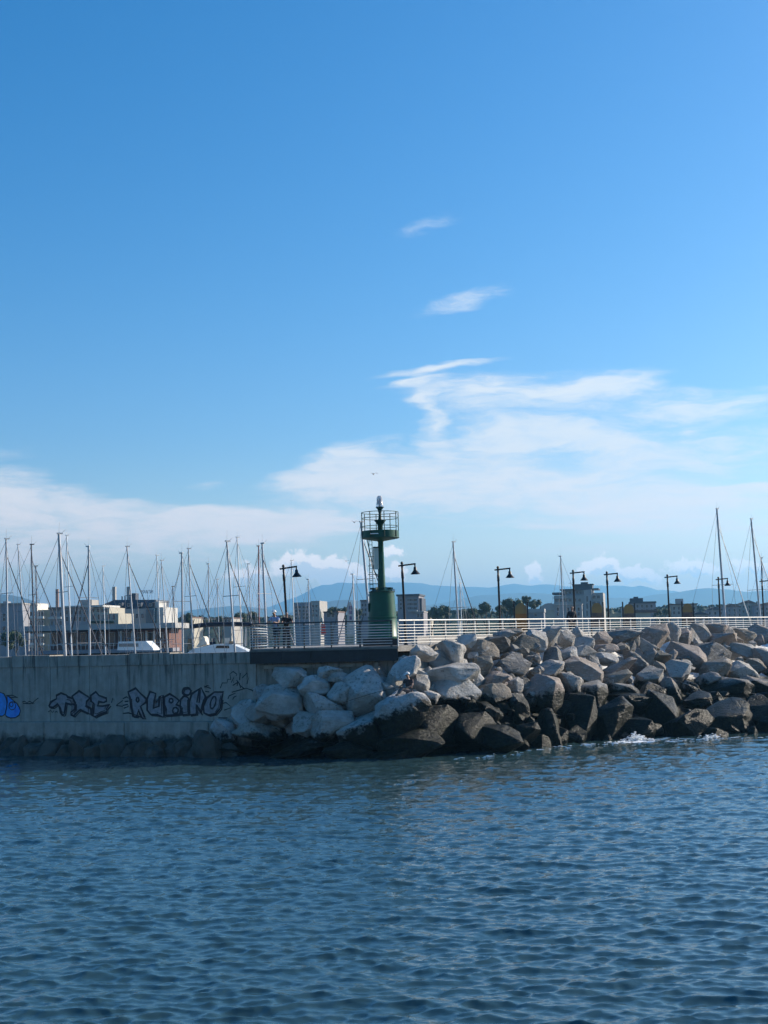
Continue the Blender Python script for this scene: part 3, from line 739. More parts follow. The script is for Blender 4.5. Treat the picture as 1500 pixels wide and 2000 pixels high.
def rock_mesh(seed, npts=20, bev=.035, rough=.03):
    """a quarried block: hull of scattered points, edges chipped round, faces roughened"""
    rs = random.Random(seed)
    bm = bmesh.new()
    for i in range(npts):
        v = Vector((rs.gauss(0, 1), rs.gauss(0, 1), rs.gauss(0, 1))).normalized()
        m_ = max(abs(c) for c in v)
        v = v.lerp(v / m_, rs.uniform(.25, .75))          # between a ball and a box
        bm.verts.new(v * rs.uniform(.82, 1.0))
    res = bmesh.ops.convex_hull(bm, input=bm.verts)
    bmesh.ops.delete(bm, geom=[e for e in res['geom_interior'] if isinstance(e, bmesh.types.BMVert)], context='VERTS')
    bmesh.ops.dissolve_limit(bm, angle_limit=R(16), verts=bm.verts, edges=bm.edges)
    bmesh.ops.bevel(bm, geom=list(bm.edges), offset=bev * 2, segments=2, profile=.6, affect='EDGES', clamp_overlap=True)
    bmesh.ops.triangulate(bm, faces=bm.faces)
    for _ in range(2):
        bmesh.ops.subdivide_edges(bm, edges=[e for e in bm.edges if e.calc_length() > .16], cuts=1, use_grid_fill=True)
        bmesh.ops.triangulate(bm, faces=bm.faces)
    bm.normal_update()
    o1 = Vector((rs.uniform(0, 50), rs.uniform(0, 50), rs.uniform(0, 50)))
    for v in bm.verts:
        d = v.co
        nz = mnoise.fractal(d * 1.6 + o1, 1.0, 2.0, 3) * rough * 2.0 + mnoise.ridged_multi_fractal(d * 4.0 + o1, 1.0, 2.0, 3, 1.0, 2.0) * rough * .35
        v.co = v.co + v.normal * nz
    mn = [min(v.co[i] for v in bm.verts) for i in range(3)]; mx = [max(v.co[i] for v in bm.verts) for i in range(3)]
    for v in bm.verts:
        v.co = Vector(((v.co[i] - (mn[i] + mx[i]) / 2) / (mx[i] - mn[i]) for i in range(3)))
    me = bpy.data.meshes.new('boulder'); bm.to_mesh(me); bm.free()
    me.polygons.foreach_set('use_smooth', [True] * len(me.polygons))
    me.set_sharp_from_angle(angle=R(34))
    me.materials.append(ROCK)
    return me
ROCKS = [rock_mesh(100 + i, 15 + (i * 5) % 14, (.026, .05, .085)[i % 3], .030 + .016 * (i % 3)) for i in range(28)]
bw_ = thing('rock_breakwater', 'heaped pale limestone boulders, black with weed and painted shade at the waterline, guarding the pier', 'breakwater', (0, 62, 0))

def lerp_tab(tab, x):
    for (x0, y0), (x1, y1) in zip(tab, tab[1:]):
        if x <= x1: return y0 + (y1 - y0) * (x - x0) / (x1 - x0)
    return tab[-1][1]
TOE = [(380, 1468), (450, 1474), (600, 1482), (750, 1482), (900, 1478), (1000, 1470), (1100, 1458), (1200, 1448), (1300, 1443), (1400, 1441), (1500, 1437), (1800, 1425)]
CREST = [(380, 1440), (450, 1385), (500, 1345), (540, 1306), (700, 1306), (770, 1300), (800, 1282), (850, 1262), (900, 1255), (950, 1243), (1050, 1232), (1150, 1233), (1250, 1226), (1500, 1222), (1800, 1215)]
def toe_pt(px): return on_z(px, lerp_tab(TOE, px), 0.0)
def crest_pt(px):
    if px < 770: return at(px, lerp_tab(CREST, px), 63.6)
    q = rail_pt(s_at(px, -.9), -.9, 0)
    return at(px, lerp_tab(CREST, px), q.y)
def slope_pt(px, py):
    """where the ray of a pixel meets the stone slope between toe and crest"""
    a, b_ = toe_pt(px), crest_pt(px)
    lo, hi = -.4, 1.25
    for _ in range(40):
        mid = (lo + hi) / 2
        if pxof(a.lerp(b_, mid))[1] > py: lo = mid
        else: hi = mid
    return a.lerp(b_, (lo + hi) / 2)
rock_no = [0]
placed = {}
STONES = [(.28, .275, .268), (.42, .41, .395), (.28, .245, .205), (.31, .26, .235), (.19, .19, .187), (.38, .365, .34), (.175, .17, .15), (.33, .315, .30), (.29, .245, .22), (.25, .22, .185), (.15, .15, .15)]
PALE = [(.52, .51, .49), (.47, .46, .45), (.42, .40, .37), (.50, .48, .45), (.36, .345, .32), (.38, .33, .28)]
def put_rock(px, py, w, h, rot=None, key=None, push=.25, variant=None, dep=None, k=1.0):
    c = slope_pt(px, py)
    s = c.y / F_PX
    W, H = w * s * k, h * s * k
    D = dep if dep else (W + H) / 2 * 1.05
    i = rock_no[0]; rock_no[0] += 1
    rs = random.Random(1000 + i)
    me = ROCKS[(i * 7 + 3) % len(ROCKS)] if variant is None else ROCKS[variant]
    o = link('boulder', me, bw_)
    d = (c - Vector((0, 0, EYE))).normalized()
    o.location = c + d * D * push
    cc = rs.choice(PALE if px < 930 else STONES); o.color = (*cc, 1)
    tilt = R(rot) if rot is not None else R(rs.uniform(-9, 9))
    # size stays with the picture's width and height, the stone itself is turned under it by half turns
    o.scale = (W, D, H)
    o.rotation_euler = (R(rs.uniform(-10, 10)) + (math.pi if rs.random() < .5 else 0), -tilt, R(rs.uniform(-14, 14)) + (math.pi if rs.random() < .5 else 0))
    o.matrix_parent_inverse = Matrix.Translation(bw_.location).inverted()
    if key: placed[key] = o
    return o
HERO = [(565,1322,70,44),(611,1339,64,42,12),(668,1322,64,26,-3),(645,1314,50,30),(665,1353,52,46),(545,1369,90,68,14),(620,1384,104,54,-14),(478,1393,54,44,30),(512,1394,66,42),(438,1431,58,50,25),
 (512,1428,116,38,3),(595,1414,52,50),(648,1418,90,70,8),(714,1362,94,106,30),(752,1349,46,32),(792,1306,68,34,28),(768,1334,36,50),(829,1276,56,30,12),(880,1276,62,54),(868,1316,140,40,5),
 (893,1350,92,68),(820,1338,40,40),(838,1362,44,28),(715,1432,112,80),(860,1418,120,84),(800,1452,130,56),(590,1460,130,36),(470,1462,120,28),(935,1432,110,84),(690,1468,120,40),(770,1470,120,40),
 (942,1272,68,44,16),(943,1302,42,44),(1000,1303,82,54,-6),(986,1244,48,28),(965,1260,66,34,-8),(1026,1260,56,40,-34),(1045,1252,52,46),(1076,1246,54,44,-20),(1012,1277,46,22,-14),(1077,1284,42,44,10),(1066,1310,80,36,-18),
 (966,1338,64,50),(964,1358,70,50),(1056,1356,92,80,-8),(1010,1380,46,56),(950,1396,66,46,-16),(1005,1338,36,34),(1028,1432,60,44),(970,1446,110,60),(1076,1424,80,84),(912,1252,44,30),(1000,1236,46,20),
 (1107,1248,36,40),(1133,1240,40,30),(1140,1256,44,28),(1140,1273,52,26,-5),(1176,1249,42,34,8),(1216,1246,72,38),(1234,1252,32,32),(1276,1246,64,56,-4),(1132,1309,94,52,-10),(1108,1276,46,34,-14),(1183,1268,52,24,-4),
 (1204,1308,92,24,-22),(1182,1288,56,26,-8),(1108,1338,62,52),(1157,1353,60,54,-8),(1202,1328,70,32,-12),(1219,1352,60,32,8),(1230,1374,104,46,3),(1132,1400,70,96),(1196,1412,100,80,-24),(1268,1322,66,40,-20),
 (1236,1296,66,44,-26),(1284,1284,60,32,6),(1262,1264,44,28,-30),(1272,1362,66,56,-28),(1314,1240,32,50),(1336,1245,30,40,-10),(1353,1246,26,42,-14),(1364,1240,42,44),(1396,1232,54,32),(1402,1254,84,42,-12),(1388,1279,88,52,-10),
 (1414,1240,44,32),(1446,1244,64,36,-4),(1480,1240,46,40,-18),(1340,1285,82,56,-10),(1452,1276,64,36,8),(1486,1292,66,54),(1322,1309,54,40,-8),(1398,1312,66,46,-10),(1446,1314,70,48,-6),(1314,1352,68,56,4),(1382,1330,54,30,-18),
 (1420,1342,110,40,-6),(1478,1345,90,46,-10),(1412,1400,150,96,-18),(1346,1418,96,62,-26),(1288,1398,76,90,-14),(1486,1398,90,84,-24),(1362,1366,80,44,-16),(1240,1428,80,50),(1536,1260,80,60),(1550,1320,90,80),(1560,1390,110,90),(1530,1234,60,40)]
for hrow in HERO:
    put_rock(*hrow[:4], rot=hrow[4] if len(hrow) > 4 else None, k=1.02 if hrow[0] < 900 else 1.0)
# the broad stone the angler sits on
seat_rock = put_rock(783, 1399, 108, 88, rot=18, key='seat', variant=5, k=1.08, push=.2)
seat_rock.rotation_euler = (0.12, R(-14), 0.2)
# smaller stones wedged between and behind, so that no gap shows the core
for i in range(170):
    px = rnd.uniform(430, 1620); t0, t1 = lerp_tab(CREST, px), lerp_tab(TOE, px)
    py = t0 + 4 + (t1 - t0) * rnd.random() ** .9
    w = rnd.uniform(26, 58) * (1.0 if px < 1150 else .85)
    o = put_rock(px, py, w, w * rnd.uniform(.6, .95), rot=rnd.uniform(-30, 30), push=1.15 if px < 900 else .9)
for i in range(130):
    px = rnd.uniform(900, 1600); t0, t1 = lerp_tab(CREST, px), lerp_tab(TOE, px)
    py = t0 + 6 + (t1 - t0) * .75 * rnd.random()
    w = rnd.uniform(12, 30); put_rock(px, py, w, w * rnd.uniform(.55, .95), rot=rnd.uniform(-40, 40), push=rnd.uniform(.2, .9))
# core under the stones
mb = MB(); cols_ = list(range(385, 1841, 45)); RW = 7
for px in cols_:
    a, b_ = toe_pt(px), crest_pt(px)
    for j in range(RW):
        p = a.lerp(b_, j / (RW - 1)); d = (p - Vector((0, 0, EYE))); d.z = 0; d.normalize()
        p = p + d * (1.5 if j else .8); p.z = p.z - (.95 if j else 1.6)
        mb.v.append(tuple(p + Vector((0, 0, .25 * mnoise.noise(p * .9)))))
for i in range(len(cols_) - 1):
    for j in range(RW - 1):
        a = i * RW + j; mb.f.append((a, a + RW, a + RW + 1, a + 1))
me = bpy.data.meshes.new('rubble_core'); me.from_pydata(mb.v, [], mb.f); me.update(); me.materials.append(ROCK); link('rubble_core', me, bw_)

# ---------------------------------------------------------------- dark weedy stones along the wall foot
tp = thing('toe_stones', 'low dark line of weed covered stones along the foot of the graffiti wall', 'stones', (-10, 66, 0))
TOEM = mat('weedy_stone', (.075, .066, .05), .7, col2=(.028, .028, .02), scale=2.0, bump=.8, bscale=7, coord='Generated')
def put_toe(px, ztop, w, i):
    ztop += .22
    wy = wall_pt(px, 1400).y - rnd.uniform(.9, 2.0)
    c = at(px, 1450, wy); o = link('boulder', ROCKS[(i * 5 + 2) % len(ROCKS)], tp)
    o.material_slots[0].link = 'OBJECT'; o.material_slots[0].material = TOEM; h_ = ztop + .7; o.location = (c.x, wy, ztop - h_ / 2); o.scale = (w, w * rnd.uniform(.8, 1.1), h_)
    o.rotation_euler = (rnd.uniform(-.2, .2), rnd.uniform(-.25, .25), rnd.uniform(0, 6)); o.matrix_parent_inverse = Matrix.Translation(tp.location).inverted()
for i, (px, zt_, w) in enumerate([(-90, .7, 1.6), (-40, .5, 1.3), (8, .55, 1.5), (38, .75, 1.2), (70, .4, 1.2), (98, .6, 1.4), (130, .35, 1.1), (158, .8, 1.15), (190, .45, 1.5), (222, .85, 1.4), (250, .4, 1.2), (282, .55, 1.3), (312, .65, 1.0), (335, .6, 1.2), (362, .75, 1.3),
                              (392, 1.05, .8), (408, .9, 1.4), (432, .6, 1.2), (345, .35, 1.1), (205, .3, 1.2), (110, .28, 1.3), (20, .25, 1.2), (385, .35, 1.3), (300, .3, 1.2), (450, .4, 1.2)]):
    put_toe(px, zt_, w, i)

# ---------------------------------------------------------------- foam at the stones
FOAM = mat('sea_foam', (.86, .88, .88), .5, bump=.5, bscale=14)
fm = MB(); rf = random.Random(3)
fico = bmesh.new(); bmesh.ops.create_icosphere(fico, subdivisions=1, radius=1.0); fv = [v.co.copy() for v in fico.verts]; ff = [tuple(v.index for v in f.verts) for f in fico.faces]; fico.free()
def froth(px, py, r, up_=0.0):
    c = on_z(px, py, 0.03); c.z += up_ + .02
    fm.add([Vector((c.x + v.x * r * rf.uniform(.8, 1.5), c.y + v.y * r * rf.uniform(.8, 1.4), c.z + v.z * r * .5)) for v in fv], ff)
def wash(px, py, rx, ry):
    """a thin ragged sheet of foam lying on the water"""
    c = on_z(px, py, 0.05); n_ = 11; vs_ = [c + Vector((0, 0, .012))]
    for k in range(n_):
        t = 2 * math.pi * k / n_; q_ = rf.uniform(.45, 1.1)
        vs_.append(c + Vector((rx * q_ * math.cos(t), ry * q_ * math.sin(t), rf.uniform(-.03, 0))))
    fm.add(vs_, [(0, 1 + k, 1 + (k + 1) % n_) for k in range(n_)])
for i in range(420):
    px = rf.gauss(1240, 11) + rf.choice((0, 0, 8)); froth(px, lerp_tab(TOE, px) + rf.uniform(-7, 2), rf.uniform(.015, .075), max(0, rf.gauss(.08, .12)) * max(0, 1 - abs(px - 1240) / 26))
for i in range(26):
    px = rf.gauss(1240, 20); wash(px, lerp_tab(TOE, px) + rf.uniform(-2, 4), rf.uniform(.15, .45), rf.uniform(.08, .25))
for i in range(120):
    px = rf.uniform(880, 1510) if i % 2 else rf.gauss(1300, 110); wash(px, lerp_tab(TOE, px) + rf.uniform(-2, 6), rf.uniform(.04, .26), rf.uniform(.015, .05))
for i in range(110):
    px = rf.gauss(1388, 10); froth(px, lerp_tab(TOE, px) + rf.uniform(-3, 2), rf.uniform(.015, .05), max(0, rf.gauss(.03, .04)))
fo = fm.build('foam', FOAM, None, True); fo['kind'] = 'stuff'; fo['label'] = 'white foam where waves break against the dark boulders'; fo['category'] = 'foam'

# ================================================================== SAILING BOATS
GEL = mat('white_gelcoat', (.78, .78, .76), .3, var=.06, scale=1)
NAVY = mat('navy_canvas', (.012, .016, .03), .7, var=.3, scale=3)
ALU = mat('mast_aluminium', (.42, .43, .45), .4, .35, var=.15, scale=1.2)
ALW = mat('mast_white', (.70, .70, .68), .4, .1)
MRED = mat('mast_red', (.28, .10, .085), .45)
MDK = mat('mast_dark', (.10, .10, .115), .4, .3)
WIRE = mat('rigging_wire', (.20, .205, .22), .4, .5)
HULLB = mat('navy_hull', (.02, .035, .09), .25)
TEAK = mat('teak_deck', (.30, .20, .11), .7, var=.3, scale=4)
WINB = mat('boat_window', (.015, .018, .022), .12)
def hull_mesh(b, L, B, zs, fb):
    """lofted hull along +x, bow at +L/2"""
    N = 13; rings_ = []
    for i in range(N):
        t = i / (N - 1); x = -L / 2 + L * t
        w = B / 2 * (max(0.0, math.sin(math.pi * (0.28 + 0.72 * t))) ** .75 if t > .30 else .78 + .22 * t / .3)
        w = max(w, .02); sheer = zs + fb * (1 + .22 * t * t)
        rings_.append([(x + .45 * (t > .93), -w, sheer), (x, -w * .93, zs + fb * .45), (x, -w * .55, zs - .15), (x, 0, zs - .32), (x, w * .55, zs - .15), (x, w * .93, zs + fb * .45), (x + .45 * (t > .93), w, sheer)])
    vs_ = [p for r in rings_ for p in r]; fs = []
    for i in range(N - 1):
        for j in range(6):
            a = i * 7 + j; fs.append((a, a + 1, a + 8, a + 7))
        fs.append((i * 7 + 6, i * 7, i * 7 + 7, i * 7 + 13))
    fs.append(tuple(range(7))); fs.append(tuple(range((N - 1) * 7, N * 7)))
    b.add(vs_, fs)
def sailboat(label, top, base, Y, head, mastm=ALU, thick=.085, hullm=GEL, furl=None, spr=2, boom=True, fb=1.05, boomm=None):
    """top, base: pixels of the masthead and of a lower point on the mast; head: bow direction, radians from +x"""
    T = at(*top, Y); Bq = at(*base, Y)
    d = (T - Bq) / (T.z - Bq.z)
    deck = fb + .55
    foot = Bq + d * (deck - Bq.z)
    H = T.z - deck; L = max(7.5, H * .86)
    r = thing('sailboat', label, 'sailboat', (foot.x, foot.y, 0), 'sailing boats moored in the marina')
    M = Matrix.Translation((foot.x, foot.y, 0)) @ Matrix.Rotation(head, 4, 'Z') @ Matrix.Translation((-.08 * L, 0, 0))
    def P(b, nme, m, par=r, sm=False):
        b.v = [tuple(M @ Vector(v)) for v in b.v]; return b.build(nme, m, par, sm)
    b = MB(); hull_mesh(b, L, L * .3, .0, fb); P(b, 'hull', hullm, r, True)
    b = MB(); b.prism([(-.12 * L, -.085 * L, fb), (.22 * L, -.06 * L, fb), (.27 * L, 0, fb), (.22 * L, .06 * L, fb), (-.12 * L, .085 * L, fb)], (0, 0, .55)); cab = P(b, 'cabin', GEL)
    for sg in (-1, 1):
        b = MB(); b.box((.04 * L, sg * (.075 * L + .005), fb + .33), (.2 * L, .02, .16), -sg * .073); P(b, 'window', WINB, cab)
    bow = M @ Vector((.49 * L, 0, fb * 1.2)); stern = M @ Vector((-.5 * L, 0, fb))
    b = MB(); b.tube(foot - d * .05, T, thick, thick * .72, 10); mast = b.build('mast', mastm, r, True)
    side = Vector((-math.sin(head), math.cos(head), 0)); fw = Vector((math.cos(head), math.sin(head), 0))
    hts = {1: (.52,), 2: (.36, .66), 0: ()}[spr]
    for s_ in hts:
        c = foot.lerp(T, s_); w = L * .3 * (.42 if s_ < .5 else .33)
        b = MB(); b.tube(c - side * w, c + side * w, .022, n=5); b.build('spreader', WIRE, mast)
    b = MB(); b.box(T + Vector((0, 0, .04)) + fw * .06, (.36, .12, .09), head); b.tube(T, T + Vector((.03, 0, .75)), .010, .006, 4); b.tube(T + fw * .1, T + fw * .45 + Vector((0, 0, .28)), .010, n=4); b.build('masthead', mastm, mast)
    for sg in (-1, 1):
        pts = [foot + side * sg * L * .135 + Vector((0, 0, -.35))] + [foot.lerp(T, s_) + side * sg * L * .3 * (.42 if s_ < .5 else .33) for s_ in hts] + [foot.lerp(T, .97)]
        b = MB(); b.path(pts, .015, 4); b.build('shroud', WIRE, r)
    b = MB(); b.tube(stern, foot.lerp(T, .99), .015, n=4); b.build('backstay', WIRE, r)
    hd = foot.lerp(T, .90 if furl else .97)
    b = MB(); b.tube(bow, hd, .065 if furl else .014, .03 if furl else .012, 6); b.build('furled_jib' if furl else 'forestay', {None: WIRE, 'dark': NAVY, 'pale': ALW, 'grey': MDK}[furl], r, True)
    if boom:
        a = foot + Vector((0, 0, 1.15)); e = a - fw * L * .36
        b = MB(); b.tube(a, e, .055, n=8); bo = b.build('boom', mastm, r, True)
        b = MB(); b.tube(a + Vector((0, 0, .14)) - fw * .1, e + Vector((0, 0, .10)), .17, .10, 8); b.build('sail_cover', boomm or NAVY, bo, True)
    return r
ROWS = [84, 97, 110, 123, 137, 151]
A = R(38); Bk = R(142)
MASTS = [  # top px, base px, row, heading, material, half thickness, furled jib, spreaders, what sets it apart
 ((12,1053),(15,1275),1,A,ALU,.085,'dark',2,'with a thick grey mast'), ((35,1064),(43,1180),4,A,ALU,.07,None,1,'with a thin leaning mast'),
 ((61,1064),(68,1275),2,A,MDK,.08,'grey',2,'with a dark mast'), ((70,1106),(73,1275),5,A,MDK,.085,None,1,'with a short dark mast'),
 ((115,1043),(127,1275),0,A,ALU,.12,'grey',2,'with the thickest grey mast'), ((130,1046),(140,1275),3,A,ALW,.065,'grey',2,'with a slim white mast'),
 ((173,1068),(175,1275),1,Bk,ALU,.10,'dark',2,'with a thick grey mast and stay running left'), ((201,1106),(206,1275),5,A,ALW,.065,None,1,'with a thin white mast before the slate roof'),
 ((248,1068),(264,1275),2,A,ALU,.075,'dark',2,'with a leaning mast before the slate roof'), ((306,1085),(314,1275),4,A,ALW,.06,None,1,'with a pale mast near the glass bay'),
 ((315,1095),(328,1275),3,A,ALU,.055,None,2,'with a thin leaning mast'), ((337,1146),(345,1275),5,A,MDK,.06,None,0,'with the shortest dark mast'),
 ((355,1081),(357,1275),1,Bk,ALU,.085,None,2,'with a straight grey mast'), ((368,1072),(376,1250),2,A,ALU,.07,'dark',2,'with a thick dark furled jib'),
 ((407,1102),(408,1240),4,Bk,ALU,.07,None,1,'with a straight mast'), ((424,1132),(427,1220),5,A,ALU,.06,None,1,'with a short mast'),
 ((443,1058),(455,1220),0,A,ALU,.075,'grey',2,'with a tall leaning mast'), ((463,1050),(473,1260),3,A,ALW,.07,None,2,'with the tallest pale mast before the pier head'),
 ((484,1102),(491,1215),5,A,ALU,.06,None,1,'with a thin mast'), ((505,1067),(506,1215),4,Bk,MRED,.085,None,1,'with a reddish mast'),
 ((569,1095),(574,1215),4,A,ALW,.07,None,1,'with a white mast beside the pier head lamp'),
 ((602,1132),(604,1215),5,Bk,ALU,.07,None,1,'with a short mast before the grey flats'), ((705,1020),(719,1180),1,A,ALU,.11,'dark',2,'with a thick mast rising beside the beacon ladder'),
 ((689,1122),(692,1215),3,Bk,ALW,.085,'grey',1,'with a short white mast just left of the beacon')]
for i, (top, base, row, hd, mm, th, fu, sp, w) in enumerate(MASTS):
    sailboat('sailboat %s, %s from the left edge' % (w, ORD[i + (1 if i > 19 else 0)]), top, base, ROWS[row], hd + R(rnd.uniform(-4, 4)), mm, th, NAVY and (HULLB if i % 6 == 4 else GEL), fu, sp)
# the large yacht whose covered boom shows over the wall
sailboat('large yacht with a long navy boom cover, behind the pier head railing end', (512, 1062), (519, 1215), 100, R(150) + math.pi, ALU, .10, GEL, 'grey', 2, boom=False)
yb = thing('motor_yacht', 'white yacht deckhouse with dark canopy boom behind the harbour wall end', 'yacht', (at(430, 1275, 112).x, 112, 0))
def yacht_part(nme, pts, d, m, par, dz=None):
    b = MB(); b.prism([Vector(p) for p in pts], d); return b.build(nme, m, par)
def YP(px, py, Y=110): return at(px, py, Y)
yacht_part('deckhouse', [YP(364, 1276), YP(380, 1266), YP(420, 1258), YP(452, 1258), YP(476, 1268), YP(492, 1276)], (0, 3.6, 0), GEL, yb)
b = MB(); b.box((at(430, 1300, 112).x, 111.8, 2.1), (7.2, 4.6, 4.2)); b.build('hull', GEL, yb)
yacht_part('side_window', [YP(421, 1266, 109.96), YP(448, 1266, 109.96), YP(447, 1261, 109.96), YP(423, 1261, 109.96)], (0, .03, 0), WINB, yb)
yacht_part('spray_hood', [YP(383, 1264, 110.4), YP(397, 1243, 110.4), YP(400, 1246, 110.4), YP(402, 1259, 110.4)], (0, 2.2, 0), mat('cream_canvas', (.68, .62, .52), .7, var=.2), yb)
b = MB(); b.path([YP(371, 1224, 110.8), YP(395, 1221, 110.8), YP(430, 1219, 110.8), YP(465, 1219, 110.8), YP(490, 1220, 110.8)], .19, 8); b.build('boom_cover', NAVY, yb, True)
b = MB(); b.tube(YP(480, 1220, 110.8), YP(480, 1262, 110.8), .05, n=6); b.build('boom_crutch', ALU, yb)
b = MB(); b.tube(YP(378, 1222, 110.8), YP(378, 1264, 110.8), .05, n=6); b.build('boom_crutch', ALU, yb)
for nme, px, py, w_, h_, mm in (('locker', 415, 1256, .5, .25, NAVY), ('winch', 417, 1250, .22, .3, MDK), ('crate', 451, 1257, .35, .4, TEAK), ('seat', 372, 1258, .45, .9, TEAK), ('bag', 444, 1252, .4, .5, MATS['cream_canvas'])):
    c = YP(px, py, 110.9); b = MB(); b.box(c, (w_, .5, h_), .2); b.build(nme, mm, yb)
# motor yacht with sloping screen, left
my = thing('motor_yacht', 'white motor yacht flybridge with sloping screen before the brown pavilion', 'yacht', (at(260, 1275, 118).x, 118, 0))
def Y2(px, py, Y=117): return at(px, py, Y)
yacht_part('flybridge', [Y2(229, 1270), Y2(231, 1253), Y2(285, 1252), Y2(299, 1266), Y2(300, 1270)], (0, 3.2, 0), GEL, my)
yacht_part('screen', [Y2(232, 1263, 116.95), Y2(232, 1257, 116.95), Y2(270, 1256.5, 116.95), Y2(270, 1263, 116.95)], (0, .04, 0), mat('tinted_screen', (.22, .22, .21), .2), my)
b = MB(); b.box((at(264, 1300, 118).x, 118.6, 2.05), (4.8, 4.4, 4.1)); b.build('hull', GEL, my)
# boats beyond the promenade
for i, (top, base, Y, hd, mm, th, fu, sp, lab) in enumerate([
 ((885,1059),(894,1205),118,R(40),ALU,.10,'dark',1,'lone sailboat with a tall mast and dark furled jib right of the beacon'), ((898,1140),(901,1205),150,R(40),ALW,.07,None,0,'small sailboat with a short mast just right of the lone tall mast'),
 ((1095,1087),(1100,1205),142,R(130),ALU,.08,None,0,'sailboat with a thin mast before the terraced building'), ((1400,994),(1414,1180),132,R(35),ALU,.13,'pale',1,'sailboat with the tallest mast of all, over the promenade'),
 ((1467,1014),(1484,1200),132,R(35),ALU,.115,'pale',1,'tall sailboat near the picture edge, second from the edge'), ((1487,1090),(1491,1200),160,R(35),MDK,.10,None,0,'short masted sailboat at the very picture edge')]):
    sailboat(lab, top, base, Y, hd, mm, th, GEL, fu, sp)

# ================================================================== TOWN
GZ = 1.4
GLS = mat('window_glass', (.03, .035, .045), .15)
FRM = mat('window_frame', (.45, .44, .42), .6)
WALLM = {k: mat('plaster_' + k, c, .85, var=.12, scale=.35) for k, c in dict(grey=(.27, .27, .29), white=(.50, .485, .45), beige=(.38, .30, .19), cream=(.40, .37, .30), stone=(.36, .34, .31), brown=(.155, .072, .055), lilac=(.24, .235, .26), pale=(.36, .35, .335)).items()}
SLATE = mat('slate_roof', (.045, .055, .075), .6, var=.35, scale=.8)
TILE = mat('tile_roof', (.17, .10, .08), .8, var=.3, scale=.8)
wmesh = {}
def win_mesh(w, h):
    key = (round(w, 2), round(h, 2))
    if key not in wmesh:
        b = MB(); t = .07
        for c, s in (((-w / 2 + t / 2, 0, 0), (t, .12, h)), ((w / 2 - t / 2, 0, 0), (t, .12, h)), ((0, 0, h / 2 - t / 2), (w - 2 * t, .12, t)), ((0, 0, -h / 2 + t / 2), (w - 2 * t, .12, t)), ((0, 0, 0), (w - 2 * t, .05, h - 2 * t))): b.box(c, s)
        me = b.mesh('window'); me.materials.append(FRM); me.materials.append(GLS)
        for p in me.polygons:
            if p.index >= 24: p.material_index = 1
        wmesh[key] = me
    return wmesh[key]
class Bld:
    """a building set up from the pixels of its front, turned by rz so that its right flank shows"""
    def __init__(s, label, cat, px0, px1, Y, rz=-9, name='building', group='buildings of the town'):
        s.Y = Y; a = at(px0, 1220, Y); b_ = at(px1, 1220, Y)
        s.c = Vector(((a.x + b_.x) / 2, Y, 0)); s.rz = R(rz); s.k = Y / F_PX; s.px0 = px0; s.px1 = px1
        s.r = thing(name, label, cat, (s.c.x, Y, GZ), group)
    def loc(s, px, py, dy=0.0):
        p = at(px, py, s.Y); q = Vector((p.x - s.c.x, dy, p.z))
        cs, sn = math.cos(s.rz), math.sin(s.rz)
        return Vector((s.c.x + q.x * cs - q.y * sn, s.Y + q.x * sn + q.y * cs, q.z))
    def block(s, nme, px0, px1, pytop, depth, m, pybot=None, dy=0.0, par=None):
        pm = (px0 + px1) / 2; zt_ = at(pm, pytop, s.Y).z; zb = at(pm, pybot, s.Y).z if pybot else GZ - .1
        w = (px1 - px0) * s.k; c = s.loc(pm, pytop, dy + depth / 2)
        b = MB(); b.box((c.x, c.y, (zt_ + zb) / 2), (w, depth, zt_ - zb), s.rz); return b.build(nme, m, par or s.r)
    def window(s, px, py, w, h, dy=0.0, par=None):
        o = link('window', win_mesh(w, h), par or s.r); c = s.loc(px, py, dy - .02)
        o.location = c; o.rotation_euler.z = s.rz
        o.matrix_parent_inverse = Matrix.Translation((par or s.r).location).inverted() if (par is None) else Matrix.Identity(4)
        return o
    def grid(s, xs, ys, w, h, dy=0.0):
        for y in ys:
            for x in xs: s.window(x, y, w, h, dy)
    def slab(s, nme, px0, px1, py, thickpx, m, out=.8, depth=None):
        d = (depth or 6) + out
        return s.block(nme, px0, px1, py, d, m, py + thickpx, -out)

b = Bld('plain grey block of flats at the left picture edge', 'building', -70, 44, 330, 3)
b.block('wall', -70, 44, 1181, 8, WALLM['grey']); b.slab('roof', -71, 45, 1178.5, 2.5, WALLM['stone'], .3, 8); b.grid((8, -10), (1202, 1209, 1227), .9, 1.1)
b.block('stair_tower', 2, 10, 1174, 4, WALLM['grey'], 1179, 2)
b = Bld('white block of flats with rows of lit balconies', 'building', 43, 98, 446, -4)
b.block('wall', 43, 72, 1180, 12, mat('plaster_bright', (.66, .63, .57), .8, var=.1, scale=.4)); b.block('wing', 72, 97, 1191, 10, WALLM['beige'], None, 1.0); b.slab('roof', 42, 72, 1178, 3, WALLM['white'], 1.2, 12)
for y in (1196, 1213.5, 1231, 1248.5, 1266):
    for x0, x1 in ((44, 56), (57, 70), (74, 86)):
        b.slab('balcony', x0, x1, y + 8, 4.2, MATS['plaster_bright'], 1.5 if x0 < 72 else .6, 1)
        b.window((x0 + x1) / 2 - 3, y + 3, .9, 1.5); b.window((x0 + x1) / 2 + 3, y + 3, .9, 1.5)
b = Bld('dark roofed house with white balconies and a slim tall chimney', 'house', 96, 124, 420)
b.block('wall', 97, 124, 1190, 10, WALLM['grey']); b.slab('roof', 95, 126, 1186, 4, TILE, .8, 11)
ch = b.block('chimney', 100.5, 105.5, 1150, .9, mat('chimney_brown', (.20, .14, .12), .85), 1188, 3)
for y in (1205, 1222): b.slab('balcony', 96, 123, y, 4, WALLM['white'], 1.3, 1); b.grid((101, 110, 119), (y - 5,), .9, 1.4)
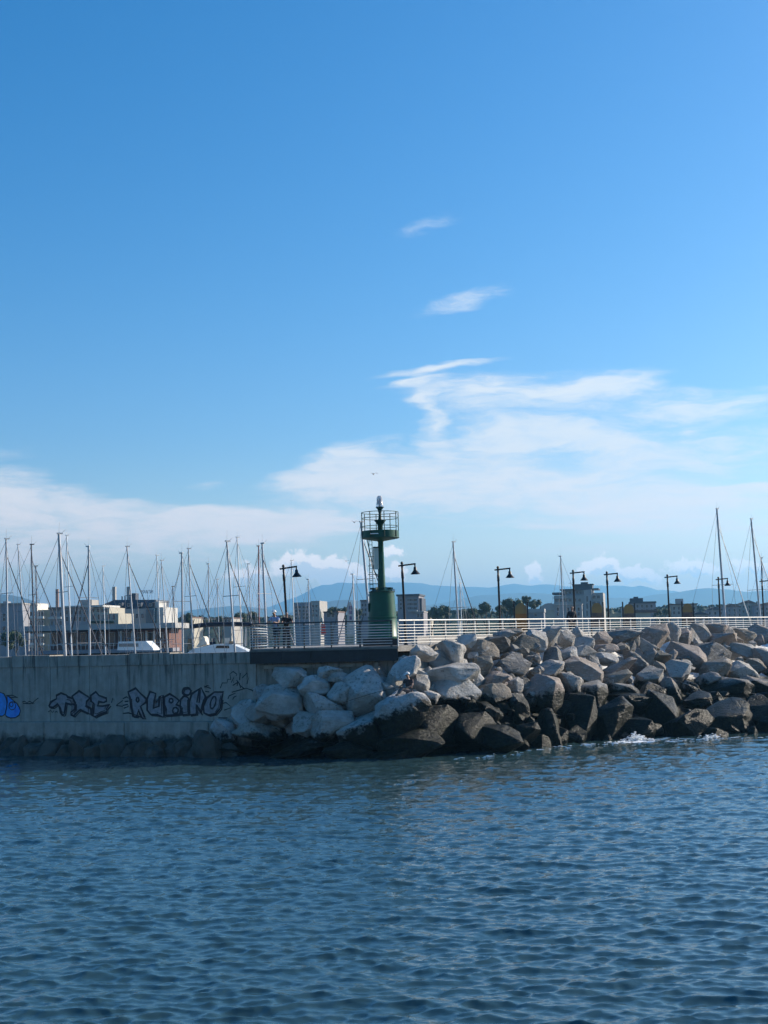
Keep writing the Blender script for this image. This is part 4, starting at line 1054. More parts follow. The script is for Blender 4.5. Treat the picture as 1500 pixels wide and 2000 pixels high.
b = Bld('grey flat roofed villa with a rooftop hut and pale awning line', 'house', 123, 180, 330)
b.block('wall', 124, 178, 1186, 12, WALLM['grey']); b.slab('roof', 122, 180, 1183, 3, WALLM['white'], .9, 12); b.block('roof_hut', 148, 171, 1171, 5, WALLM['stone'], 1183, 3)
b.grid((130, 139, 148, 157, 166, 174), (1196, 1209), .8, 1.2)
b = Bld('cream stepped house with two rows of windows and a roof terrace', 'house', 170, 233, 300)
b.block('wall', 170, 214, 1187, 10, WALLM['cream']); b.block('wing', 214, 232.5, 1198, 10, WALLM['cream']); b.slab('roof', 168, 204, 1182, 4, WALLM['white'], .9, 10)
b.grid((181, 191, 200, 209), (1192,), .8, .9); b.grid((182, 193, 203, 213, 223), (1205,), .75, 1.3)
for k in range(8): b.block('planter', 178 + k * 6, 182 + k * 6, 1213, .6, mat('hedge_green', (.03, .05, .025), .9, var=.4, scale=2), 1217, -.7)
b = Bld('old hotel with a slate mansard roof, two tall chimneys and a roof sign', 'hotel', 197, 320, 350)
b.block('wall', 228, 304, 1189, 14, WALLM['stone']); b.block('side_wall', 306, 320, 1186, 12, WALLM['white'], None, .6)
rf_ = MB(); q = [b.loc(197, 1181, 0), b.loc(214, 1171, 2.5), b.loc(300, 1171, 2.5), b.loc(306, 1190, 0), b.loc(197, 1190, 0)]
q2 = [p + Vector((-math.sin(b.rz), math.cos(b.rz), 0)) * 11 for p in q]; rf_.add(q + q2, [(0, 1, 2, 3, 4), (9, 8, 7, 6, 5)] + [(i, (i + 1) % 5, 5 + (i + 1) % 5, 5 + i) for i in range(5)])
roof = rf_.build('mansard_roof', SLATE, b.r)
for x in (234, 252, 273, 296): b.block('dormer', x - 4, x + 4, 1177, 3, SLATE, 1185, -.3); b.window(x, 1181.5, .8, .8, -.3)
b.block('gable', 304, 312, 1175, 6, WALLM['white'], 1187, .3)
for x in (212, 241.5): b.block('chimney', x - 3, x + 3, 1145, 1.0, WALLM['stone'], 1176, 3)
b.block('lift_house', 249, 257, 1158, 2.5, SLATE, 1172, 3)
b.block('chimney_pot', 228, 230, 1164, .3, SLATE, 1172, 3); b.block('chimney_pot', 234, 236, 1163, .3, SLATE, 1172, 3)
b.grid((240, 250, 268, 279), (1203,), .85, 1.3); b.block('glass_bay', 288, 305, 1190, 1.0, mat('teal_glass', (.035, .10, .14), .15), 1217, -.8)
for k in range(1, 4): b.block('mullion', 288 + k * 4.2, 288.5 + k * 4.2, 1190, .1, SLATE, 1217, -.9)
cu = bpy.data.curves.new('sign_lettering', 'FONT'); cu.body = 'MARITIM'; cu.size = 1.0; cu.extrude = .04; cu.align_x = 'CENTER'; cu.align_y = 'CENTER'
tmp = bpy.data.objects.new('tmp', cu); col.objects.link(tmp); bpy.context.view_layer.update()
sme = bpy.data.meshes.new_from_object(tmp.evaluated_get(bpy.context.evaluated_depsgraph_get())); bpy.data.objects.remove(tmp)
sme.materials.clear(); sme.materials.append(mat('sign_blue', (.02, .035, .10), .5))
wd = max(v.co.x for v in sme.vertices) - min(v.co.x for v in sme.vertices); hh = max(v.co.y for v in sme.vertices) - min(v.co.y for v in sme.vertices)
so = link('sign_lettering', sme, b.r); so.location = b.loc(286, 1156, 1.0); so.rotation_euler = (math.pi / 2, R(1), b.rz); so.scale = (24 * b.k / wd, 6.6 * b.k / hh, 1)
so.matrix_parent_inverse = Matrix.Translation(b.r.location).inverted()
for x in (277, 286, 295): b.block('sign_strut', x - .2, x + .2, 1155, .06, SLATE, 1172, 1.2)
b = Bld('long low waterfront pavilion with brown walls under a pale flat canopy', 'building', 46, 350, 175, -3)
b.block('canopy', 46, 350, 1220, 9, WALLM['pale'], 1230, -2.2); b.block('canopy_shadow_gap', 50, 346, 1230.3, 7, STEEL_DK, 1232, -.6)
b.block('wall', 97, 330, 1232, 8, WALLM['brown'], None, .3)
for x in range(104, 330, 19): b.window(x, 1248, .85, 1.8, .28)
for x in (240, 262, 290, 305): b.block('white_column', x - 1.6, x + 1.6, 1232, .3, WALLM['white'], 1264, -1.0)
b.block('terrace_slab', 60, 350, 1268, 4.0, WALLM['lilac'], 1275, -3.6)
for x in range(64, 350, 9): b.block('terrace_post', x, x + .7, 1257, .06, FRM, 1268, -3.5)
b.block('terrace_rail', 62, 350, 1256.5, .07, FRM, 1257.5, -3.52)
b.block('ground_floor', 64, 346, 1275.4, 6, STEEL_DK, None, -1)
b = Bld('five storey grey block of flats behind the two people', 'building', 570, 627, 420)
b.block('wall', 572, 606, 1178, 12, WALLM['lilac']); b.block('tower', 606, 624, 1173.5, 12, WALLM['stone'], None, .5); b.block('roof', 571, 606.2, 1176.5, 12, WALLM['stone'], 1178)
b.grid((578, 585, 593, 600), (1186, 1193, 1200, 1207), .9, .9); b.grid((611, 618), (1184, 1193, 1202), .8, .9, .5)
b = Bld('grey gabled block of flats half hidden behind the beacon', 'building', 703, 724, 400)
b.block('wall', 704, 723, 1174, 9, WALLM['lilac']); b.block('roof', 703, 724, 1171.5, 9, TILE, 1174.2, -.3); b.grid((708, 714), (1182, 1191, 1200), .8, 1.0)
b = Bld('grey flat roofed office block right of the beacon', 'building', 774, 824, 380)
b.block('wall', 776, 818, 1164, 12, WALLM['lilac']); b.block('roof', 774, 820, 1160.5, 13, SLATE, 1164, -.6); b.block('side_wing', 818, 823, 1168, 9, SLATE, None, .8)
b.grid((802, 810), (1172, 1180, 1188), 1.6, .8); b.grid((783, 797), (1172, 1180, 1188), .7, .8); b.block('balcony', 798, 816, 1192, 1.5, WALLM['pale'], 1194.5, -1.2)
b = Bld('small white house below the office block', 'house', 812, 828, 300); b.block('wall', 813, 827, 1196, 7, WALLM['lilac']); b.block('roof', 812, 828, 1194, 7.4, WALLM['pale'], 1196.2, -.3); b.grid((817, 823), (1202,), .7, .9)
b = Bld('pale beige house right of the office block', 'house', 829, 840, 310); b.block('wall', 829, 840, 1200, 6, WALLM['cream']); b.block('roof', 828.6, 840.4, 1198.5, 6.4, TILE, 1200.2, -.3)
b = Bld('terraced grey apartment building stepping up to a dark penthouse', 'building', 1079, 1179, 450, -12)
b.block('wall', 1082, 1140, 1163, 16, WALLM['stone']); b.block('tower', 1140, 1155, 1152, 16, WALLM['pale'], None, -.8); b.block('wing', 1155, 1177, 1158, 14, WALLM['stone'], None, .4)
b.block('upper_floor', 1095, 1155, 1152, 10, WALLM['grey'], 1163, 2.5); b.block('upper_roof', 1093, 1168, 1149.5, 12, SLATE, 1152, 1.2); b.block('terrace_roof', 1079, 1100, 1157, 12, SLATE, 1161, -1)
b.block('penthouse', 1117, 1155, 1141.5, 7, SLATE, 1150, 4); b.block('penthouse_roof', 1115, 1157, 1140, 8, SLATE, 1141.5, 3.4); b.block('plant_room', 1132, 1146, 1136, 3, SLATE, 1140, 5)
b.grid(range(1098, 1150, 7), (1157,), .9, 1.0, 2.5); b.grid((1087, 1096, 1105, 1114, 1123, 1132), (1172, 1184, 1196), 1.0, 1.2); b.grid((1160, 1168), (1166, 1178, 1190), 1.2, 1.2, .4); b.grid((1147,), (1170, 1184, 1198), .7, 2.0, -.8)
for y in (1166, 1178): b.block('balcony', 1082, 1110, y, 1.6, WALLM['pale'], y + 3, -1.3)
b.block('aerial', 1112, 1112.4, 1134, .05, IRON, 1150, 4); b.block('aerial', 1109, 1115, 1138, .05, IRON, 1138.5, 4)
b = Bld('white lower house in front of the terraced building', 'house', 1083, 1136, 330); b.block('wall', 1083, 1136, 1181, 9, WALLM['pale']); b.block('roof', 1082, 1137, 1179.5, 9.6, WALLM['white'], 1181.2, -.3); b.grid((1090, 1100, 1110, 1120, 1130), (1190, 1199), .7, 1.0)
b = Bld('low hall with a pale barrel roof left of the terraced building', 'hall', 1054, 1092, 380)
rb = MB(); arc = [b.loc(1073 - 19 * math.cos(t), 1192 - 14 * math.sin(t)) for t in [math.pi * i / 12 for i in range(13)]]; rb.prism(arc, Vector((-math.sin(b.rz), math.cos(b.rz), 0)) * 14); rb.build('barrel_roof', WALLM['pale'], b.r, False); b.block('wall', 1054, 1092, 1192, 13.5, WALLM['cream'], None, .2)
b = Bld('long low grey shed behind the first yellow board', 'shed', 1030, 1062, 310); b.block('wall', 1032, 1062, 1196, 7, WALLM['grey']); b.block('roof', 1030, 1063, 1189, 8, WALLM['pale'], 1196.2, -.4); b.window(1046, 1201, .7, .8)
b = Bld('grey house with dark stepped roof behind the third yellow board', 'house', 1213, 1282, 400)
b.block('wall', 1230, 1280, 1178, 11, WALLM['lilac']); b.block('roof', 1229, 1281, 1175, 12, SLATE, 1178.2, -.4); b.block('attic', 1231, 1256, 1168, 6, SLATE, 1175, 2); b.block('attic_hut', 1238, 1247, 1165, 3, SLATE, 1168, 3); b.grid((1236, 1245, 1254, 1263, 1272), (1184, 1193), .8, 1.0); b.block('wing', 1214, 1230, 1186, 8, WALLM['stone'], None, 1)
b = Bld('small ochre house with a brown tiled roof', 'house', 1240, 1284, 300); b.block('wall', 1243, 1270, 1196, 7, WALLM['cream']); b.block('roof', 1240, 1283, 1191, 7.6, TILE, 1196.2, -.4)
b = Bld('beige house with a rooftop hut behind the fourth yellow board', 'house', 1303, 1362, 370)
b.block('wall', 1311, 1360, 1181, 10, WALLM['stone']); b.block('roof', 1308, 1362, 1179, 11, TILE, 1181.2, -.5); b.block('roof_hut', 1321, 1335, 1169, 4, WALLM['stone'], 1179, 2); b.grid((1317, 1326, 1335, 1348, 1355), (1188, 1197), .75, .95); b.block('wing', 1303, 1312, 1188, 8, WALLM['cream'], None, .8)
for px0, px1, pt, Y, wk, lab in ((1380, 1412, 1187, 420, 'grey', 'low grey house with gabled roof left of the tallest mast'), (1409, 1448, 1181, 430, 'lilac', 'wide grey house right of the tallest mast'), (1446, 1478, 1174, 450, 'stone', 'tall stone grey house near the right picture edge'), (1474, 1530, 1178, 440, 'lilac', 'grey house at the very right picture edge'), (1350, 1384, 1196, 300, 'pale', 'pale low house just right of the fourth yellow board')):
    b = Bld(lab, 'house', px0, px1, Y); b.block('wall', px0 + 1, px1 - 1, pt + 4, 10, WALLM[wk])
    rb = MB(); rb.prism([b.loc(px0 - 1, pt + 4.3, -.4), b.loc((px0 + px1) / 2, pt - 2, -.4), b.loc(px1 + 1, pt + 4.3, -.4)], Vector((-math.sin(b.rz), math.cos(b.rz), 0)) * 11); rb.build('gable_roof', TILE if Y > 425 else SLATE, b.r)
    n_ = max(2, int((px1 - px0) / 9)); b.grid([px0 + (i + .6) * (px1 - px0) / n_ for i in range(n_)], (pt + 11, pt + 20), .75, 1.0)
    b.block('chimney', px0 + 6, px0 + 8, pt - 4, .7, TILE, pt + 2, 3)
for px0, px1, pt, Y, wk, lab in ((437, 452, 1208, 260, 'stone', 'small stone grey cube house between the masts'), (352, 374, 1207, 270, 'cream', 'cream house among trees right of the hotel'), (632, 660, 1196, 300, 'lilac', 'grey house right of the five storey flats')):
    b = Bld(lab, 'house', px0, px1, Y); b.block('wall', px0, px1, pt, 8, WALLM[wk]); b.block('roof', px0 - 1, px1 + 1, pt - 2, 8.6, TILE if wk != 'white' else WALLM['white'], pt + .2, -.3); b.grid(((px0 * 2 + px1) / 3, (px0 + 2 * px1) / 3), (pt + 6,), .8, 1.0)

# ---------------------------------------------------------------- trees
LEAF = mat('tree_leaves', (.045, .07, .03), .8, col2=(.022, .038, .018), scale=.35)
BARK = mat('tree_bark', (.09, .07, .05), .9)
def crown_mesh(seed, nq=1300, lobes=13):
    rs = random.Random(seed); b = MB()
    lb = [(Vector((rs.uniform(-.62, .62), rs.uniform(-.62, .62), rs.uniform(-.45, .6))), rs.uniform(.28, .48)) for _ in range(lobes)]
    for i in range(nq):
        c, r_ = rs.choice(lb)
        d = Vector((rs.gauss(0, 1), rs.gauss(0, 1), rs.gauss(0, 1))).normalized()
        p = c + d * r_ * rs.uniform(.55, 1.05); n_ = (d + Vector((rs.gauss(0, .6), rs.gauss(0, .6), rs.gauss(0, .6)))).normalized()
        u = n_.orthogonal().normalized(); v_ = n_.cross(u); s_ = rs.uniform(.035, .085)
        b.add([p + u * s_, p + v_ * s_ * .8, p - u * s_, p - v_ * s_ * .8], [(0, 1, 2, 3)])
    for c, r_ in lb:
        b.lathe(c, [(.01, -r_ * .8), (r_ * .6, -r_ * .4), (r_ * .72, 0), (r_ * .55, r_ * .45), (.01, r_ * .75)], 7)
    me = b.mesh('crown'); me.materials.append(LEAF); return me
CROWNS = [crown_mesh(i) for i in range(5)]
tk = MB(); tk.tube((0, 0, 0), (.03, .01, .6), .05, .032, 7); tk.tube((.03, .01, .55), (-.18, .05, .95), .026, .012, 5); tk.tube((.03, .01, .55), (.2, -.03, .98), .026, .012, 5); tk.tube((.03, .01, .58), (.02, .14, 1.0), .024, .01, 5)
TRUNK = tk.mesh('trunk', True); TRUNK.materials.append(BARK)
def tree(px, py, w, Y, label, hpx=None):
    k = Y / F_PX; W = w * k; Hc = (hpx or w * .85) * k
    c = at(px, py, Y)
    r = thing('tree', label, 'tree', (c.x, Y, GZ), 'trees of the town')
    o = link('crown', CROWNS[int(px) % 5], r); o.location = c; o.scale = (W / 1.55, W / 1.55, Hc / 1.25); o.location.z -= Hc * .12; o.rotation_euler.z = px * .7; o.matrix_parent_inverse = Matrix.Translation(r.location).inverted()
    t_ = link('trunk', TRUNK, r); t_.location = (c.x, Y, GZ - .1); h_ = max(1.0, c.z - GZ); t_.scale = (h_ * .8, h_ * .8, h_); t_.matrix_parent_inverse = Matrix.Translation(r.location).inverted()
for a in [(948, 1187, 24, 300, 'round dark pine beside the third lamp'), (922, 1195, 20, 310, 'small dark tree just right of the lone mast stay'), (995, 1185, 36, 310, 'broad dark tree left of the first yellow board'), (1026, 1172, 18, 330, 'tall dark tree top above the first yellow board'),
          (1042, 1180, 24, 320, 'dark tree just right of the first yellow board'), (980, 1192, 22, 290, 'low tree behind the third lamp post'), (865, 1198, 34, 300, 'wide low tree left of the lone mast'), (840, 1200, 20, 310, 'small low tree beside the pale beige house'),
          (905, 1201, 26, 320, 'low tree behind the lone mast foot'), (647, 1193, 20, 300, 'small tree right of the five storey flats'), (668, 1196, 22, 310, 'dark tree left of the short white mast'), (698, 1196, 18, 330, 'dark tree between the beacon and the short white mast'),
          (345, 1228, 22, 230, 'bright green tree right of the brown pavilion'), (366, 1207, 22, 270, 'round tree behind the yacht boom end'), (392, 1212, 26, 280, 'low tree above the dark boom'), (430, 1214, 24, 290, 'low tree left of the small cube house'), (465, 1208, 26, 280, 'low tree right of the small cube house'),
          (495, 1204, 22, 290, 'dark round tree left of the two people'), (30, 1250, 40, 240, 'dark green tree low at the left edge before the grey flats'), (1285, 1196, 16, 320, 'small tree right of the ochre house'), (1300, 1195, 14, 330, 'small dark tree behind the fifth lamp post')]:
    tree(*a)
tl = MB(); rs_ = random.Random(5)
for i in range(7000):
    px = rs_.uniform(-120, 1640); base_ = 1222 - .0245 * (px - 750) - 20
    Y = rs_.uniform(520, 620); hh_ = 14 * (.5 + .5 * mnoise.noise(Vector((px / 38.0, 0, 3)))) + 2
    p = at(px, base_ - rs_.random() * hh_ + 6, Y); n_ = Vector((rs_.gauss(0, 1), rs_.gauss(0, 1), rs_.gauss(0, 1))).normalized(); u = n_.orthogonal().normalized(); v_ = n_.cross(u); s_ = rs_.uniform(.5, 1.1)
    tl.add([p + u * s_, p + v_ * s_, p - u * s_, p - v_ * s_], [(0, 1, 2, 3)])
# the mass of the wood itself, an uneven bank that the leaves stand on
NB = 150; tops = []
for i in range(NB):
    px = -120 + 1760 * i / (NB - 1); base_ = 1222 - .0245 * (px - 750) - 20
    hh_ = 14 * (.5 + .5 * mnoise.noise(Vector((px / 38.0, 0, 3)))) + 2
    for Y, f in ((515, 0), (545, .8), (600, .8), (630, 0)):
        p = at(px, base_ - hh_ * .8 + 6, Y); tops.append((p.x, Y, p.z if f else GZ))
o0 = len(tl.v); tl.v += tops
for i in range(NB - 1):
    for j in range(3): a = o0 + i * 4 + j; tl.f.append((a, a + 4, a + 5, a + 1))
me = bpy.data.meshes.new('treeline'); me.from_pydata(tl.v, [], tl.f); me.update(); me.materials.append(LEAF)
o = link('treeline', me); o['kind'] = 'stuff'; o['label'] = 'far dark green belt of trees behind the town'; o['category'] = 'trees'

# ---------------------------------------------------------------- flags and banners by the quay
bn_ = thing('advertising_banner', 'tall white banner with purple print just left of the beacon', 'banner', (at(680, 1220, 150).x, 150, GZ))
b = MB(); b.tube((at(694, 1220, 150).x, 150, GZ), at(693, 1172, 150), .05, n=6); b.build('pole', ALW, bn_)
b = MB(); b.prism([at(678, 1240, 150), at(678, 1188, 150), at(680, 1176, 150), at(685, 1176, 150), at(693, 1196, 150), at(694, 1240, 150)], (0, .03, 0)); sh_ = b.build('cloth', WALLM['white'], bn_)
for y in (1187, 1196, 1207): b = MB(); b.box(at(684.5, y, 149.97), (.30, .02, .40), 0); b.build('printed_mark', mat('purple_print', (.14, .10, .20), .7), sh_)
fl = thing('flag', 'green white and red flag hanging behind the pier head railing', 'flag', (at(630, 1220, 140).x, 140, GZ))
b = MB(); b.tube((at(625, 1230, 140).x, 140, GZ), at(625.5, 1190, 140), .035, n=6); b.build('pole', ALU, fl)
for (x0, x1, y0, y1, c_) in ((625, 628, 1193, 1216, (.02, .16, .06)), (628, 631, 1206, 1220, (.75, .74, .70)), (627, 636, 1218, 1240, (.42, .03, .03))):
    b = MB(); b.prism([at(x0, y0, 140), at(x1 - 1, y0 + 2, 140), at(x1 + 1, y1, 140), at(x0, y1, 140)], (0, .04, 0)); b.build('stripe', mat('flag_%d' % x0, c_, .8), fl)

# ================================================================== GULLS
GUL = mat('gull_feathers', (.20, .20, .22), .7)
for px, py, Y, sp, lab in ((729, 926, 100, .65, 'gull gliding in the sky above the beacon'), (692, 1020, 110, .7, 'gull gliding just left of the beacon gallery'), (676, 1096, 160, .7, 'small gull before the cumulus left of the beacon')):
    c = at(px, py, Y); b = MB()
    ys = [-1, -.5, -.12, .12, .5, 1]; zs_ = [.05, .17, .03, .03, .17, .05]
    fr = [(c.x + u * sp * .5, c.y, c.z + z * sp) for u, z in zip(ys, zs_)]
    ch_ = [.03, .12, .16, .16, .12, .03]
    up_ = [Vector(f) + Vector((.02, w_ * sp, .012)) for f, w_ in zip(fr, ch_)]; dn_ = [Vector(f) - Vector((.02, w_ * sp, .012)) for f, w_ in zip(fr, ch_)]
    n_ = len(fr); b.add(up_ + dn_, [(i, i + 1, n_ + i + 1, n_ + i) for i in range(n_ - 1)])
    b.path([(c.x - .02, c.y - sp * .38, c.z), (c.x, c.y - sp * .18, c.z + .01), (c.x, c.y + .05, c.z), (c.x + .02, c.y + sp * .30, c.z)], sp * .065, 6)
    tag(b.build('gull', GUL, None), lab, 'gull', 'gulls in the sky')

# ================================================================== PEOPLE
def skin_mesh(name, chain, edges, m, parent, sub=1):
    me = bpy.data.meshes.new(name); me.from_pydata([c[0] for c in chain], edges, []); me.update()
    o = bpy.data.objects.new(name, me); col.objects.link(o)
    md = o.modifiers.new('s', 'SKIN'); md.use_smooth_shade = True; md.branch_smoothing = .4
    sv = me.skin_vertices[0].data
    for i, c in enumerate(chain):
        r_ = c[1]; sv[i].radius = r_ if isinstance(r_, tuple) else (r_, r_)
    sv[0].use_root = True
    ss_ = o.modifiers.new('u', 'SUBSURF'); ss_.levels = sub; ss_.render_levels = sub
    dg = bpy.context.evaluated_depsgraph_get(); new = bpy.data.meshes.new_from_object(o.evaluated_get(dg))
    bpy.data.objects.remove(o); new.name = name; new.materials.clear(); new.materials.append(m)
    new.polygons.foreach_set('use_smooth', [True] * len(new.polygons))
    return link(name, new, parent)
SKIN = mat('skin', (.34, .19, .13), .55); HAIR = mat('dark_hair', (.02, .015, .012), .6)
def person(label, base, J, S, mats, hair, extra=None):
    """J joints in metres relative to base; S scale; body is one skinned surface, clothes are shells over it"""
    r = thing('person', label, 'person', base)
    def W(p): return tuple(Vector(base) + Vector(p) * S)
    g_ = lambda k: W(J[k])
    ch, ed, ix = [], [], {}
    def vtx(k, p, r_):
        ix[k] = len(ch); ch.append((p, r_ * S if not isinstance(r_, tuple) else (r_[0] * S, r_[1] * S)))
    def e(a, b_): ed.append((ix[a], ix[b_]))
    vtx('pel', g_('pel'), .115); vtx('chest', g_('chest'), .135); vtx('neck', g_('neck'), .055); e('pel', 'chest'); e('chest', 'neck')
    hd = Vector(J['head']); nk = Vector(J['neck'])
    vtx('jaw', W(nk.lerp(hd, .5)), .075); vtx('head', W(hd), .095); vtx('crown', W(hd + (hd - nk).normalized() * .09), .07); e('neck', 'jaw'); e('jaw', 'head'); e('head', 'crown')
    fc = Vector(J.get('face', (0, -1, 0))).normalized()
    vtx('nose', W(hd + fc * .115 - Vector((0, 0, .01))), .016); e('head', 'nose')
    for s_ in 'lr':
        for a, b_, ra in (('sh', 'chest', .06), ('el', 'sh', .043), ('wr', 'el', .03)):
            vtx(a + s_, g_(a + s_), ra); e(b_ + s_ if b_ != 'chest' else b_, a + s_)
        wr = Vector(J['wr' + s_]); d = (wr - Vector(J['el' + s_])).normalized(); sd = d.orthogonal().normalized()
        vtx('pm' + s_, W(wr + d * .07), .036); e('wr' + s_, 'pm' + s_)
        for f_, (o_, l_) in enumerate(((-.030, .075), (-.010, .088), (.010, .082), (.030, .066))):
            p1 = wr + d * .115 + sd * o_; p2 = p1 + d * l_ * .6 + Vector((0, 0, -l_ * .45))
            vtx('f%d%s' % (f_, s_), W(p1), .0095); e('pm' + s_, 'f%d%s' % (f_, s_)); vtx('g%d%s' % (f_, s_), W(p2), .008); e('f%d%s' % (f_, s_), 'g%d%s' % (f_, s_))
        vtx('th' + s_, W(wr + d * .06 + sd * .062), .010); e('pm' + s_, 'th' + s_)
        for a, b_, ra in (('hip', 'pel', .085), ('kn', 'hip', .056), ('an', 'kn', .040), ('toe', 'an', .036)):
            vtx(a + s_, g_(a + s_), ra); e(b_ + s_ if b_ != 'pel' else b_, a + s_)
    skin_mesh('body', ch, ed, SKIN, r)
    # clothes
    def shell(nme, keys, edges, m):
        c2 = [(W(p), ra * S) for p, ra in keys]; return skin_mesh(nme, c2, edges, m, r)
    V_ = lambda k: Vector(J[k])
    sl = mats.get('sleeve', .6)
    top = [(V_('pel') + Vector((0, 0, -.02)), .15), (V_('pel').lerp(V_('chest'), .5), .145), (V_('chest'), .165), (V_('neck') - (V_('neck') - V_('chest')) * .25, .10)]
    te = [(0, 1), (1, 2), (2, 3)]
    for s_ in 'lr':
        i0 = len(top); top += [(V_('sh' + s_), .082), (V_('sh' + s_).lerp(V_('el' + s_), sl), .062)]; te += [(2, i0), (i0, i0 + 1)]
        if sl >= 1: top.append((V_('el' + s_).lerp(V_('wr' + s_), .92), .05)); te.append((i0 + 1, i0 + 2))
    shell('shirt', top, te, mats['top'])
    ll = mats.get('leg', .9); bt = [(V_('pel'), .145)]; be = []
    for s_ in 'lr':
        i0 = len(bt); bt += [(V_('hip' + s_), .105), (V_('hip' + s_).lerp(V_('kn' + s_), min(ll, 1.0)), .082)]; be += [(0, i0), (i0, i0 + 1)]
        if ll > 1: bt.append((V_('kn' + s_).lerp(V_('an' + s_), .95), .062)); be.append((i0 + 1, i0 + 2))
    shell('trousers', bt, be, mats['bottom'])
    for s_ in 'lr': shell('shoe', [(V_('an' + s_) + Vector((0, 0, -.03)), .058), (V_('toe' + s_), .05)], [(0, 1)], mats['shoe'])
    if hair:
        hm, low = hair
        c = hd - fc * .028 + Vector((0, 0, .035))
        shell('hair', [(c, .105), (c - fc * .03 + Vector((0, 0, -low)), .075 if low > .1 else .085)], [(0, 1)], hm)
    if extra: extra(r, W, hd, fc)
    return r
def stand(x=0, lean=0.0, arms='rail', face=(0, -1, 0), k=1):
    f = Vector(face); f.z = 0; f.normalize(); s_ = Vector((-f.y, f.x, 0))
    def P(fw_, sd_, z): v = f * fw_ + s_ * sd_; return (v.x, v.y, z)
    J = dict(pel=P(0, 0, .98), chest=P(lean * .7, 0, 1.32), neck=P(lean * 1.0, 0, 1.52), head=P(lean * 1.15 + .02, 0, 1.66), face=face)
    for n_, q in (('l', 1), ('r', -1)):
        J['sh' + n_] = P(lean * .9, q * .19, 1.44); J['hip' + n_] = P(0, q * .10, .92); J['kn' + n_] = P(.03 + .03 * q, q * .11, .50); J['an' + n_] = P(-.02 + .07 * q * k, q * .12, .085); J['toe' + n_] = P(.13 + .07 * q * k, q * .14, .04)
        if arms == 'rail': J['el' + n_] = P(lean + .16, q * .27, 1.18); J['wr' + n_] = P(lean + .36, q * .20, 1.22)
        else: J['el' + n_] = P(-.02, q * .25, 1.17); J['wr' + n_] = P(.10, q * .25, .94)
    return J
c_ = at(541, 1262, 64.55)
def cap(colr):
    def f(r, W, hd, fc):
        c = hd + Vector((0, 0, .05)); S_ = (Vector(W((0, 0, 1))) - Vector(W((0, 0, 0)))).length
        b = MB(); b.lathe(W(c), [(.112 * S_, 0), (.112 * S_, .03 * S_), (.085 * S_, .085 * S_), (.03 * S_, .105 * S_)], 14)
        a = Vector(W(c + fc * .09)); e_ = Vector(W(c + fc * .20 - Vector((0, 0, .015)))); sd = Vector((-fc.y, fc.x, 0)) * .075 * S_
        b.prism([a - sd, e_ - sd * .6, e_ + sd * .6, a + sd], (0, 0, .012)); b.build('cap', colr, r, True)
    return f
WHT = mat('white_cloth', (.75, .74, .72), .8); BLS = mat('light_blue_shirt', (.34, .42, .62), .8, var=.15, scale=6); BKC = mat('black_cloth', (.012, .012, .016), .85); DKB = mat('dark_blue_shorts', (.02, .022, .035), .85); SHO = mat('dark_shoes', (.03, .025, .022), .7)
person('man in a light blue shirt and white cap leaning on the pier railing', (c_.x, c_.y, DECK), stand(lean=.22, face=(-.35, -.95, 0)), 1.02, dict(top=BLS, bottom=DKB, leg=.95, shoe=SHO, sleeve=.6), (HAIR, .05), cap(WHT))
c_ = at(560, 1262, 64.6)
person('person in black top and dark shorts standing beside the lamp post', (c_.x, c_.y, DECK), stand(lean=.10, face=(.25, -.97, 0)), 1.0, dict(top=BKC, bottom=BKC, leg=1.3, shoe=SHO, sleeve=.7), (HAIR, .14))
s_ = s_at(1117, 1.0); q = rail_pt(s_, 1.0, DECK)
person('person in a dark jacket walking along the promenade behind the white railing', tuple(q), stand(lean=.04, arms='down', face=(.35, -.95, 0)), 1.13, dict(top=BKC, bottom=DKB, leg=1.4, shoe=SHO, sleeve=1.0), (mat('grey_hair', (.16, .13, .11), .7), .03))
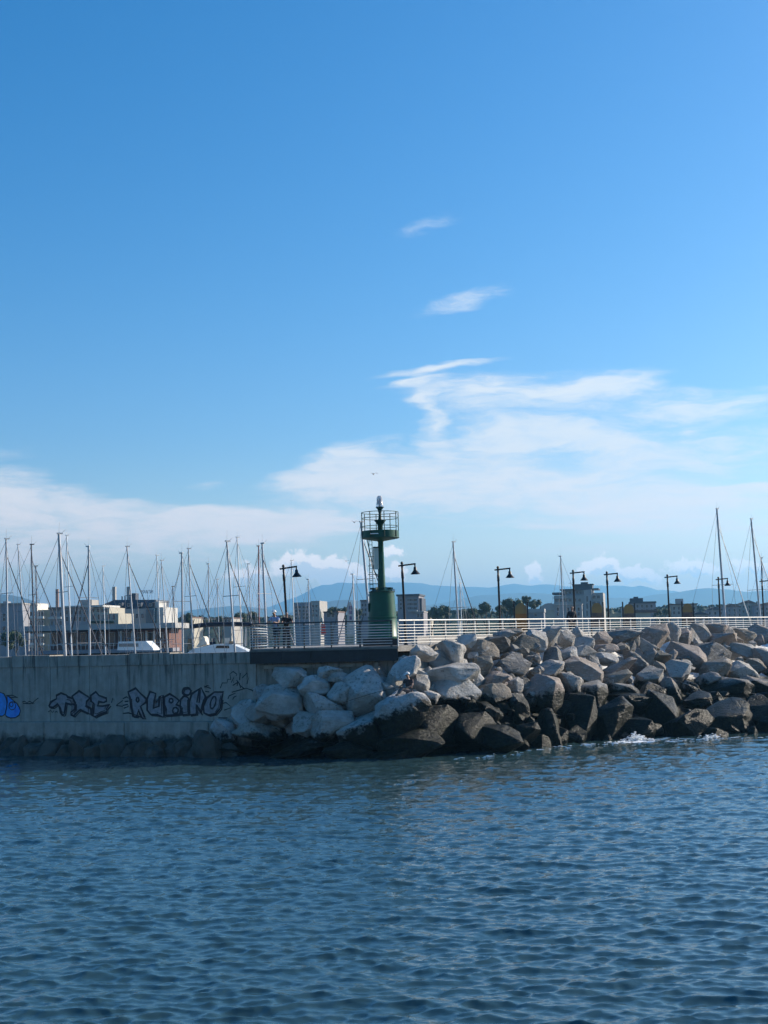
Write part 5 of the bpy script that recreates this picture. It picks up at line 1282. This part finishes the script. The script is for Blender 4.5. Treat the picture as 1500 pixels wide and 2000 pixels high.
# angler seated on the broad stone
bpy.context.view_layer.update()
bm = bmesh.new(); bm.from_mesh(seat_rock.data); bm.transform(seat_rock.matrix_world); bvh = BVHTree.FromBMesh(bm); bm.free()
def top_z(x, y, dflt):
    h_ = bvh.ray_cast(Vector((x, y, 12)), Vector((0, 0, -1)))
    return h_[0].z if h_[0] else dflt
hip_px = at(801, 1366, seat_rock.location.y - .25)
hz = top_z(hip_px.x, hip_px.y, hip_px.z)
base = Vector((hip_px.x, hip_px.y, hz))
def foot_at(dx, dy): return top_z(base.x + dx, base.y + dy, hz - .3) - hz
fz = max(-.55, min(.0, foot_at(-.52, -.32)))
J = dict(pel=(0, 0, .13), chest=(-.05, -.05, .50), neck=(-.07, -.08, .70), head=(-.10, -.11, .84), face=(-.8, -.6, -.15),
         shl=(-.20, .06, .62), shr=(.12, -.18, .62), ell=(-.34, -.04, .40), elr=(.12, -.34, .38), wrl=(-.46, -.22, .34), wrr=(-.10, -.42, .30),
         hipl=(-.08, .06, .12), hipr=(.02, -.10, .12), knl=(-.42, -.02, .24), knr=(-.36, -.30, .22), anl=(-.56, -.20, fz + .10), anr=(-.52, -.44, fz + .10), toel=(-.68, -.28, fz + .05), toer=(-.64, -.52, fz + .05))
ang = person('angler in dark shirt and pale cap seated on a broad boulder holding a rod', tuple(base), J, 1.0, dict(top=mat('maroon_shirt', (.06, .032, .03), .85), bottom=mat('grey_trousers', (.13, .11, .11), .85), leg=1.5, shoe=SHO, sleeve=.75), (HAIR, .04), cap(WHT))
rod = thing('fishing_rod', 'long thin fishing rod held out over the stones by the angler', 'fishing rod', tuple(base + Vector((-.3, -.36, .3))))
h0 = base + Vector((-.02, -.46, .27)); h1 = base + Vector((-.52, -.30, .31)); tip = at(655, 1378, base.y - 1.6)
b = MB(); b.tube(h0 + (h0 - h1) * .5, h1, .016, .014, 8); b.build('handle', mat('cork_grip', (.10, .07, .05), .8), rod, True)
b = MB(); b.path([h1, h1.lerp(tip, .35) + Vector((0, 0, .06)), h1.lerp(tip, .7) + Vector((0, 0, .05)), tip], .011, 6); b.build('blank', BKC, rod, True)
b = MB(); b.lathe(h1 + Vector((.1, 0, -.06)), [(.03, -.03), (.035, 0), (.03, .03)], 10); b.build('reel', MDK, rod, True)
